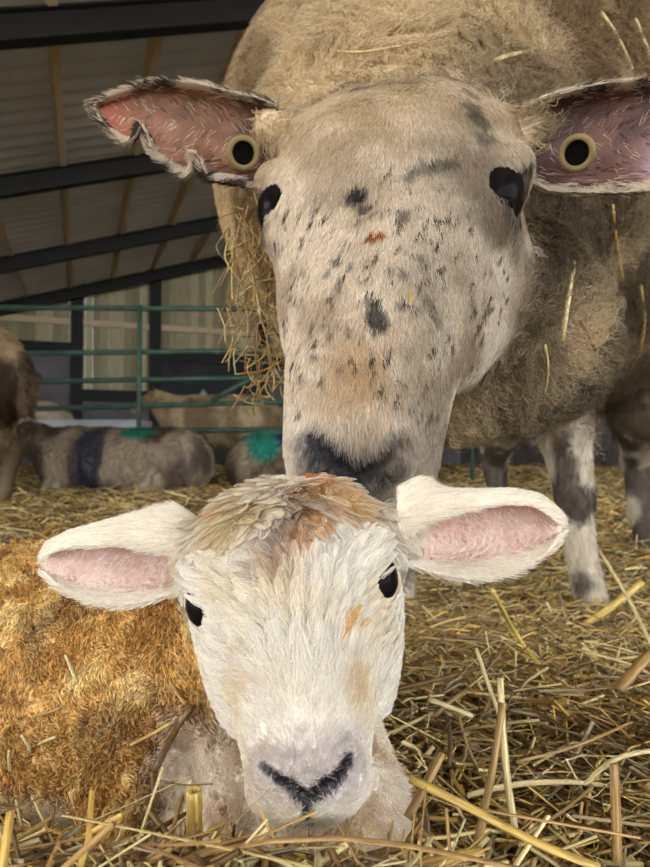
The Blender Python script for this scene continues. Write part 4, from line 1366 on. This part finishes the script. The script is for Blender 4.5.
# ================================================================== straw
PAL = np.array([S_PALE, S_GOLD, S_TAN, S_TAN, S_TAN * 0.8, S_BROWN * 1.2, S_GREY, S_GREY * 0.8, S_BROWN, S_PALE * 0.85, S_PALE, S_PALE * 1.05, S_YEL * 0.9])
def straw_bits(n, dlo, dhi, xf, layer, lscale, wmin, wmax, rng, tilt=0.22, keep=None, xoff=0.18):
    D = dlo * (dhi / dlo) ** rng.random(n)
    x = (rng.random(n) * 2 - 1) * (xf * D + xoff)
    L = (0.018 + 0.07 * rng.random(n) ** 2.0) * lscale * (1 + 0.35 * D)
    w = (wmin + (wmax - wmin) * rng.random(n) ** 2) * (1 + 0.45 * D)
    yaw = rng.random(n) * math.pi
    pit = rng.normal(size=n) * tilt
    z = ground(x, D) + layer * rng.random(n) - 0.004
    c = np.stack([x, D, z], 1)
    d = np.stack([np.cos(yaw) * np.cos(pit), np.sin(yaw) * np.cos(pit), np.sin(pit)], 1)
    if keep is not None:
        k = keep(c, d, L)
        c, d, L, w = c[k], d[k], L[k], w[k]
    n = len(c)
    side = nrmz(np.cross(d, np.array([0, 0, 1.0])))
    up = np.cross(side, d)
    roll = rng.random(n) * math.pi
    a = side * np.cos(roll)[:, None] + up * np.sin(roll)[:, None]
    b = np.cross(d, a)
    bend = (rng.normal(size=(n, 1)) * 0.10) * L[:, None] * side + (rng.normal(size=(n, 1)) * 0.06) * L[:, None] * up
    fl = 0.35 + 0.65 * rng.random(n)
    V = []
    for s, bb in ((-0.5, 0.0), (0.0, 1.0), (0.5, 0.0)):
        m = c + d * (s * L)[:, None] + bend * bb
        for ang in (0.4, 2.5, 4.6):
            V.append(m + a * (math.cos(ang) * w)[:, None] + b * (math.sin(ang) * w * fl)[:, None])
    V = np.stack(V, 1).reshape(-1, 3)
    q = []
    for r in (0, 3):
        for i in range(3):
            j = (i + 1) % 3
            q.append((r + i, r + j, r + 3 + j, r + 3 + i))
    q = np.array(q)
    F = (np.arange(n)[:, None, None] * 9 + q[None]).reshape(-1, 4)
    cols = np.repeat(PAL[rng.integers(0, len(PAL), n)] * (0.8 + 0.75 * rng.random((n, 1))), 9, 0)
    return V, F, cols

def quick_mesh(name, V, F, mat, cols):
    m = bpy.data.meshes.new(name)
    nV, nF = len(V), len(F)
    m.vertices.add(nV)
    m.vertices.foreach_set('co', np.ascontiguousarray(V, np.float32).ravel())
    m.loops.add(nF * 4)
    m.loops.foreach_set('vertex_index', np.ascontiguousarray(F, np.int32).ravel())
    m.polygons.add(nF)
    m.polygons.foreach_set('loop_start', np.arange(0, nF * 4, 4, dtype=np.int32))
    m.update(calc_edges=True)
    a = m.attributes.new('col', 'FLOAT_COLOR', 'POINT')
    c4 = np.ones((nV, 4), np.float32)
    c4[:, :3] = cols
    a.data.foreach_set('color', c4.ravel())
    m.materials.append(mat)
    o = bpy.data.objects.new(name, m)
    COL.objects.link(o)
    return o

def clear_of_animals(c, d, L):
    k = np.ones(len(c), bool)
    near = c[:, 1] < 0.75
    for s in (-0.5, 0, 0.5):
        q = (c + d * (s * L)[:, None]).astype(np.float32)
        f = np.full(len(c), 1.0, np.float32)
        f[near] = np.minimum(lamb_body(q[near]), lamb_head(q[near]))
        k &= f > 0.004
        k &= q[:, 1] > 0.13
    return k
def in_barn(c, d, L): return (c @ BS < SR - 0.15) & (c @ BD < WB - 0.4)
rs = np.random.default_rng(3)
sets = [straw_bits(62000, 0.16, 1.4, 0.85, 0.022, 0.8, 0.0003, 0.0014, rs, 0.28, clear_of_animals),
        straw_bits(26000, 1.2, 9.5, 0.8, 0.03, 1.3, 0.0008, 0.0022, rs, 0.25, in_barn, 0.4)]
def around_camera(n):
    v, f, c = straw_bits(n, 0.3, 2.4, 0.0, 0.016, 1.0, 0.0005, 0.0015, rs, 0.12, None, 1.0)
    m = v.reshape(-1, 9, 3)
    shift = np.stack([(rs.random(len(m)) * 2 - 1) * 1.2, 0.15 - 2.4 * rs.random(len(m)) ** 1.5, np.zeros(len(m))], 1)
    cen = m[:, 4].copy()
    new = cen * [1, 0, 0] + shift * [1, 1, 0]
    new[:, 2] = ground(new[:, 0], new[:, 1]) + 0.004 + 0.012 * rs.random(len(m))
    return (m - cen[:, None] + new[:, None]).reshape(-1, 3), f, c
sets.append(around_camera(14000))
sets.append(straw_bits(14000, 0.25, 2.6, 0.0, 0.02, 0.9, 0.0004, 0.0014, rs, 0.25, lambda c, d, L: clear_of_animals(c, d, L) & (np.abs(c[:, 0]) > 0.5 * c[:, 1] + 0.12), 1.9))
off, VV, FF, CC = 0, [], [], []
for v, f, c in sets:
    VV.append(v); FF.append(f + off); CC.append(c); off += len(v)
so = quick_mesh('straw_bedding', np.concatenate(VV), np.concatenate(FF), M_STRAWV, np.concatenate(CC))
tag(so, 'loose chopped straw bedding spread all over the barn floor', 'straw', kind='stuff')

def stalk_obj(name, path, w, mat, flat=1.0, hollow=False, parent=None, sides=7, taper=1.0):
    P = np.asarray(path, float)
    if len(P) < 6:   # resample smoothly
        ts = np.linspace(0, 1, len(P))
        u = np.linspace(0, 1, 9)
        P = np.stack([spline(ts, P[:, c], u) if len(P) > 2 else np.interp(u, ts, P[:, c]) for c in range(3)], 1)
    mid = P[len(P) // 2]
    x = nrmz(P[-1] - P[0])
    ref = np.array([0, 0, 1.0]) if abs(x[2]) < 0.95 else np.array([0, 1.0, 0])
    y = nrmz(np.cross(ref, x))
    z = np.cross(x, y)
    R = np.stack([x, y, z], 1)
    Q = (P - mid) @ R
    rr = (w / 2) * np.linspace(1, taper, len(Q)) * (1 + 0.06 * np.sin(np.arange(len(Q)) * 2.3))
    V, F = tube(Q, rr, sides, flat)
    if hollow:
        F = F[:-1]
        n = len(Q)
        V2 = np.concatenate([V[(n - 1) * sides:] * [1, 0.68, 0.68] , V[(n - 1) * sides:] * [1, 0.6, 0.6] - [0.006, 0, 0]])
        o = len(V)
        V = np.concatenate([V, V2])
        b = (n - 1) * sides
        for k in range(sides):
            k2 = (k + 1) % sides
            F.append((b + k, b + k2, o + k2, o + k))
            F.append((o + k, o + k2, o + sides + k2, o + sides + k))
        F.append(tuple(o + sides + k for k in range(sides)))
    o = bpy.data.objects.new(name, mesh_data(name, V, F, mat))
    COL.objects.link(o)
    M = Matrix([[*R[0], mid[0]], [*R[1], mid[1]], [*R[2], mid[2]], [0, 0, 0, 1]])
    if parent is not None:
        o.parent = parent
        M = Matrix.Translation(-Vector(parent.location)) @ M
    o.matrix_basis = M
    return o

def hero(label, pts, wpx, mat, flat=0.75, hollow=False, taper=0.9):
    """pts: (px, py, D)"""
    P = [pt(*p) for p in pts]
    w = wpx * 0.85 / FPX * pts[0][2]
    return tag(stalk_obj('straw_stalk', P, w, mat, flat, hollow, taper=taper), label, 'straw')
def gD(px, py, h=0.0):
    p = gp(px, py, h)
    return proj(p)[2]
def on(px, py, h=0.0): return (px, py, gD(px, py, h))
hero('thick yellow cut straw stub standing upright below the lamb\'s cheek', [(195, 858, .225), (194, 790, .222)], 19, M_STALK_GOLD, 1.0, True, 1.0)
hero('long arched tan stalk lying along the bottom under the lamb\'s chin', [(150, 868, .19), (215, 851, .19), (270, 841, .188), (340, 838, .186), (410, 846, .186), (480, 860, .186), (540, 874, .186)], 11, M_STALK_TAN, .35)
hero('broad pale yellow stalk slanting down to the right of the lamb\'s chin', [(410, 778, .235), (470, 808, .23), (535, 842, .225), (600, 868, .22)], 17, M_STALK_GOLD, .5)
hero('long tan stalk leaning upright against the spotted pale one', [(477, 846, .262), (492, 772, .268), (503, 703, .275)], 10, M_STALK_TAN, 1.0)
hero('pale spotted stalk standing beside the leaning tan stalk', [(514, 828, .265), (506, 770, .27), (502, 720, .275), (500, 678, .28)], 10, M_STALK_PALE, .8)
hero('flat brown stalk standing upright at the lower right corner', [(617, 862, .25), (616, 815, .252), (614, 764, .255)], 13, M_STALK_TAN, .5)
hero('pale bent stalk arching to the right edge above the upright brown one', [(586, 784, .262), (604, 766, .262), (626, 755, .262), (655, 750, .262)], 9, M_STALK_PALE, .6)
hero('short pale cream stalk gleaming beside the lamb\'s right cheek', [(428, 699, .37), (450, 707, .37), (472, 716, .37)], 11, M_STALK_PALE, .6)
hero('short tan stalk leaning to the right of the lamb\'s muzzle', [(408, 818, .25), (425, 786, .256), (442, 753, .262)], 13, M_STALK_TAN, .8)
hero('wide golden leaf blade at the bottom right of the lamb\'s chin', [(395, 872, .2), (435, 862, .2), (482, 850, .202)], 22, M_STALK_GOLD, .2)
hero('pale cut stalk pointing in from the lower left corner', [(-6, 868, .22), (12, 852, .222), (31, 836, .225)], 13, M_STALK_PALE, .9, True, 1.0)
hero('short pale stub sticking up at the bottom left', [(86, 875, .22), (85, 850, .22)], 10, M_STALK_PALE, 1.0, True, 1.0)
hero('long thin tan stalk lying level below the lamb\'s stained flank', [(-8, 826, .262), (50, 832, .262), (104, 840, .262)], 8, M_STALK_TAN, .8)
hero('golden stalk lying across the ewe\'s front hoof', [(574, 632, .80), (610, 608, .80), (642, 582, .81)], 11, M_STALK_GOLD, .8)
hero('thin pale stalk leaning over the ewe\'s front hoof', [(652, 646, .60), (628, 598, .66), (598, 548, .72)], 5, M_STALK_PALE, .9)
hero('long dark brown stalk lying behind the lamb\'s right cheek', [on(385, 692, .022), on(450, 676, .03), on(514, 657, .022)], 6, M_STALK_BROWN, .9)
hero('thin pale stalk poking up right of the lamb\'s eye', [(500, 716, .33), (488, 684, .34), (476, 648, .35)], 6, M_STALK_PALE, .9)
hero('thin tan stalk sloping up to the right behind the spotted pale one', [on(516, 762, .03), on(575, 746, .03), on(632, 722, .03)], 5, M_STALK_TAN, .9)
hero('orange tan stalk end at the right edge of the bedding', [(662, 642, .48), (640, 664, .47), (618, 690, .46)], 16, M_STALK_TAN, .6)
hero('thin straight stalk crossing low in front of the upright brown one', [(462, 806, .232), (550, 822, .23), (640, 838, .228)], 4, M_STALK_TAN, .9)
hero('dark thin twig lying across the top of the yellow stub', [(160, 781, .219), (185, 785, .217), (213, 784, .219)], 2, M_STALK_BROWN, 1.0)
hero('thin gold stalk leaning up right behind the lamb\'s ear', [on(545, 672, .015), on(515, 632, .04), (492, 590, .46)], 6, M_STALK_GOLD, .9)

# further single stalks in the near bedding
meshes = []
for i in range(10):
    n = 7
    L = 1.0
    xs = np.linspace(-0.5, 0.5, n)
    bend = random.uniform(-0.06, 0.06)
    kink = random.uniform(-0.05, 0.05)
    P = np.stack([xs, bend * (1 - 4 * xs ** 2) + kink * np.maximum(xs, 0), random.uniform(-0.04, 0.04) * (1 - 4 * xs ** 2)], 1)
    V, F = tube(P, 0.018 * (1 + 0.1 * np.sin(np.arange(n))), 6, random.choice([0.3, 0.5, 0.9, 1.0]))
    meshes.append(mesh_data('straw_stalk', V, F, M_STALK))
rq = np.random.default_rng(21)
nc = 2400
D = 0.185 * (0.95 / 0.185) ** rq.random(nc)
x = (rq.random(nc) * 1.11 - 0.55) * D
hp = np.arange(nc) < 500
D[hp] = 0.196 + 0.05 * rq.random(500)
x[hp] = -0.13 + 0.19 * rq.random(500)
L = (0.035 + 0.075 * rq.random(nc)) * (0.7 + 0.7 * D) * np.where(hp, 0.8, 1)
yaw = rq.random(nc) * math.pi
pit = rq.normal(size=nc) * np.where(hp, 0.11, 0.2)
z = ground(x, D) + 0.003 + np.where(hp, 0.008, 0.02) * rq.random(nc) + np.abs(np.sin(pit)) * L * 0.2
c = np.stack([x, D, z], 1)
d = np.stack([np.cos(yaw) * np.cos(pit), np.sin(yaw) * np.cos(pit), np.sin(pit)], 1)
ok = clear_of_animals(c, d, L)
px, py, _ = proj(c)
ok &= (px > -10) & (px < 660) & (py > 480) & (py < 885)
ia = np.nonzero(ok & hp)[0][:70]
ib = np.nonzero(ok & ~hp)[0][:200]
for i in list(ia) + list(ib):
    o = bpy.data.objects.new('straw_stalk', random.choice(meshes))
    COL.objects.link(o)
    o.location = c[i]
    o.rotation_euler = (random.uniform(0, 6.28), -pit[i], yaw[i])
    k = random.uniform(0.0012, 0.0036) / 0.036 * min(1.0, D[i] / 0.32)
    o.scale = (L[i], k, k)
    if px[i] < 240: tag(o, 'loose straw stalk in the heap in front of the lamb\'s stained body', 'straw', 'straw stalks heaped at the lower left')
    elif px[i] < 410: tag(o, 'loose straw stalk in the heap right under the lamb\'s chin', 'straw', 'straw stalks under the chin')
    elif py[i] < 670: tag(o, 'loose straw stalk on the bedding between lamb\'s ear and ewe\'s hoof', 'straw', 'straw stalks near the ewe\'s hoof')
    else: tag(o, 'loose straw stalk lying in the near bedding right of the lamb', 'straw', 'straw stalks in the near bedding at the right')

# straw caught in the ewe's wool
def stuck(parent, cast, pts, wpx, mat, lift=0.004, flat=0.8):
    P = []
    for px, py in pts:
        p = cast(px, py)
        if p is None: return None
        P.append(p + nrmz(C0 - p) * lift)
    D = proj(P[0])[2]
    return stalk_obj('straw_strand', P, wpx / FPX * D, mat, flat, parent=parent)
rs2 = random.Random(8)
mats = [M_STALK_PALE, M_STALK_GOLD, M_STALK_TAN, M_STALK_TAN, M_STALK_TAN, M_STALK_BROWN, M_STALK]
for pts, w in (([(574, 262), (568, 300), (562, 340)], 5), ([(612, 205), (616, 240), (622, 280)], 4), ([(640, 285), (644, 320), (640, 350)], 4), ([(600, 12), (616, 35), (632, 70)], 5), ([(634, 20), (646, 50), (655, 78)], 7), ([(580, 320), (588, 335), (596, 350)], 4),
               ([(545, 345), (548, 370), (544, 395)], 3), ([(300, 42), (350, 52), (400, 46)], 2), ([(270, 66), (282, 72), (300, 58)], 3), ([(495, 60), (515, 54), (532, 52)], 6)):
    stuck(ewe, ecast, pts, w, rs2.choice(mats[:3]), 0.022)
# hanging fringe left of the face
nh = 0
for i in range(1500):
    if nh >= 290: break
    px, py = rs2.uniform(224, 292), rs2.uniform(185, 400)
    a = pt(px, py, rs2.uniform(0.52, 0.66))
    if px < 232 and not (200 < py < 350): continue
    ln = rs2.uniform(0.015, 0.06)
    d = np.array([rs2.gauss(0.05, 0.5), rs2.gauss(0, 0.4), -1.0])
    if rs2.random() < 0.4: d = np.array([rs2.gauss(0, 1), rs2.gauss(0, .4), rs2.gauss(0, .7)])
    d = nrmz(d)
    b = a + d * ln
    m = (a + b) / 2 + np.array([rs2.gauss(0, 1), rs2.gauss(0, 1), rs2.gauss(0, .4)]) * ln * 0.14
    bx, by, _ = proj(b)
    if bx < 212 or by > 418: continue
    stalk_obj('straw_strand', [a, m, b], rs2.uniform(0.0006, 0.0019), rs2.choice(mats), rs2.choice([.3, .6, .9]), parent=ewe, sides=5)
    nh += 1
# bits stuck to the lamb
for pts, w, mt in (([(66, 655), (71, 668), (77, 682)], 4, M_STALK_PALE), ([(40, 744), (48, 740), (57, 737)], 6, M_STALK_PALE), ([(10, 750), (9, 760), (11, 772)], 4, M_STALK_PALE), ([(0, 738), (5, 730), (10, 724)], 6, M_STALK_GOLD),
                   ([(192, 706), (178, 726), (166, 748), (154, 772)], 8, M_STALK_BROWN), ([(154, 772), (155, 790), (160, 808)], 7, M_STALK_BROWN), ([(186, 712), (172, 732), (160, 745)], 5, M_STALK_TAN), ([(60, 792), (72, 782), (86, 770)], 2, M_STALK_BROWN),
                   ([(170, 680), (178, 694), (186, 704)], 4, M_STALK_TAN), ([(36, 716), (50, 712), (64, 706)], 4, M_STALK_TAN), ([(130, 745), (150, 735), (172, 722)], 5, M_STALK_GOLD), ([(22, 735), (28, 745), (30, 752)], 5, M_STALK_PALE)):
    stuck(lamb, lcast, pts, w, mt, 0.007, 0.6)
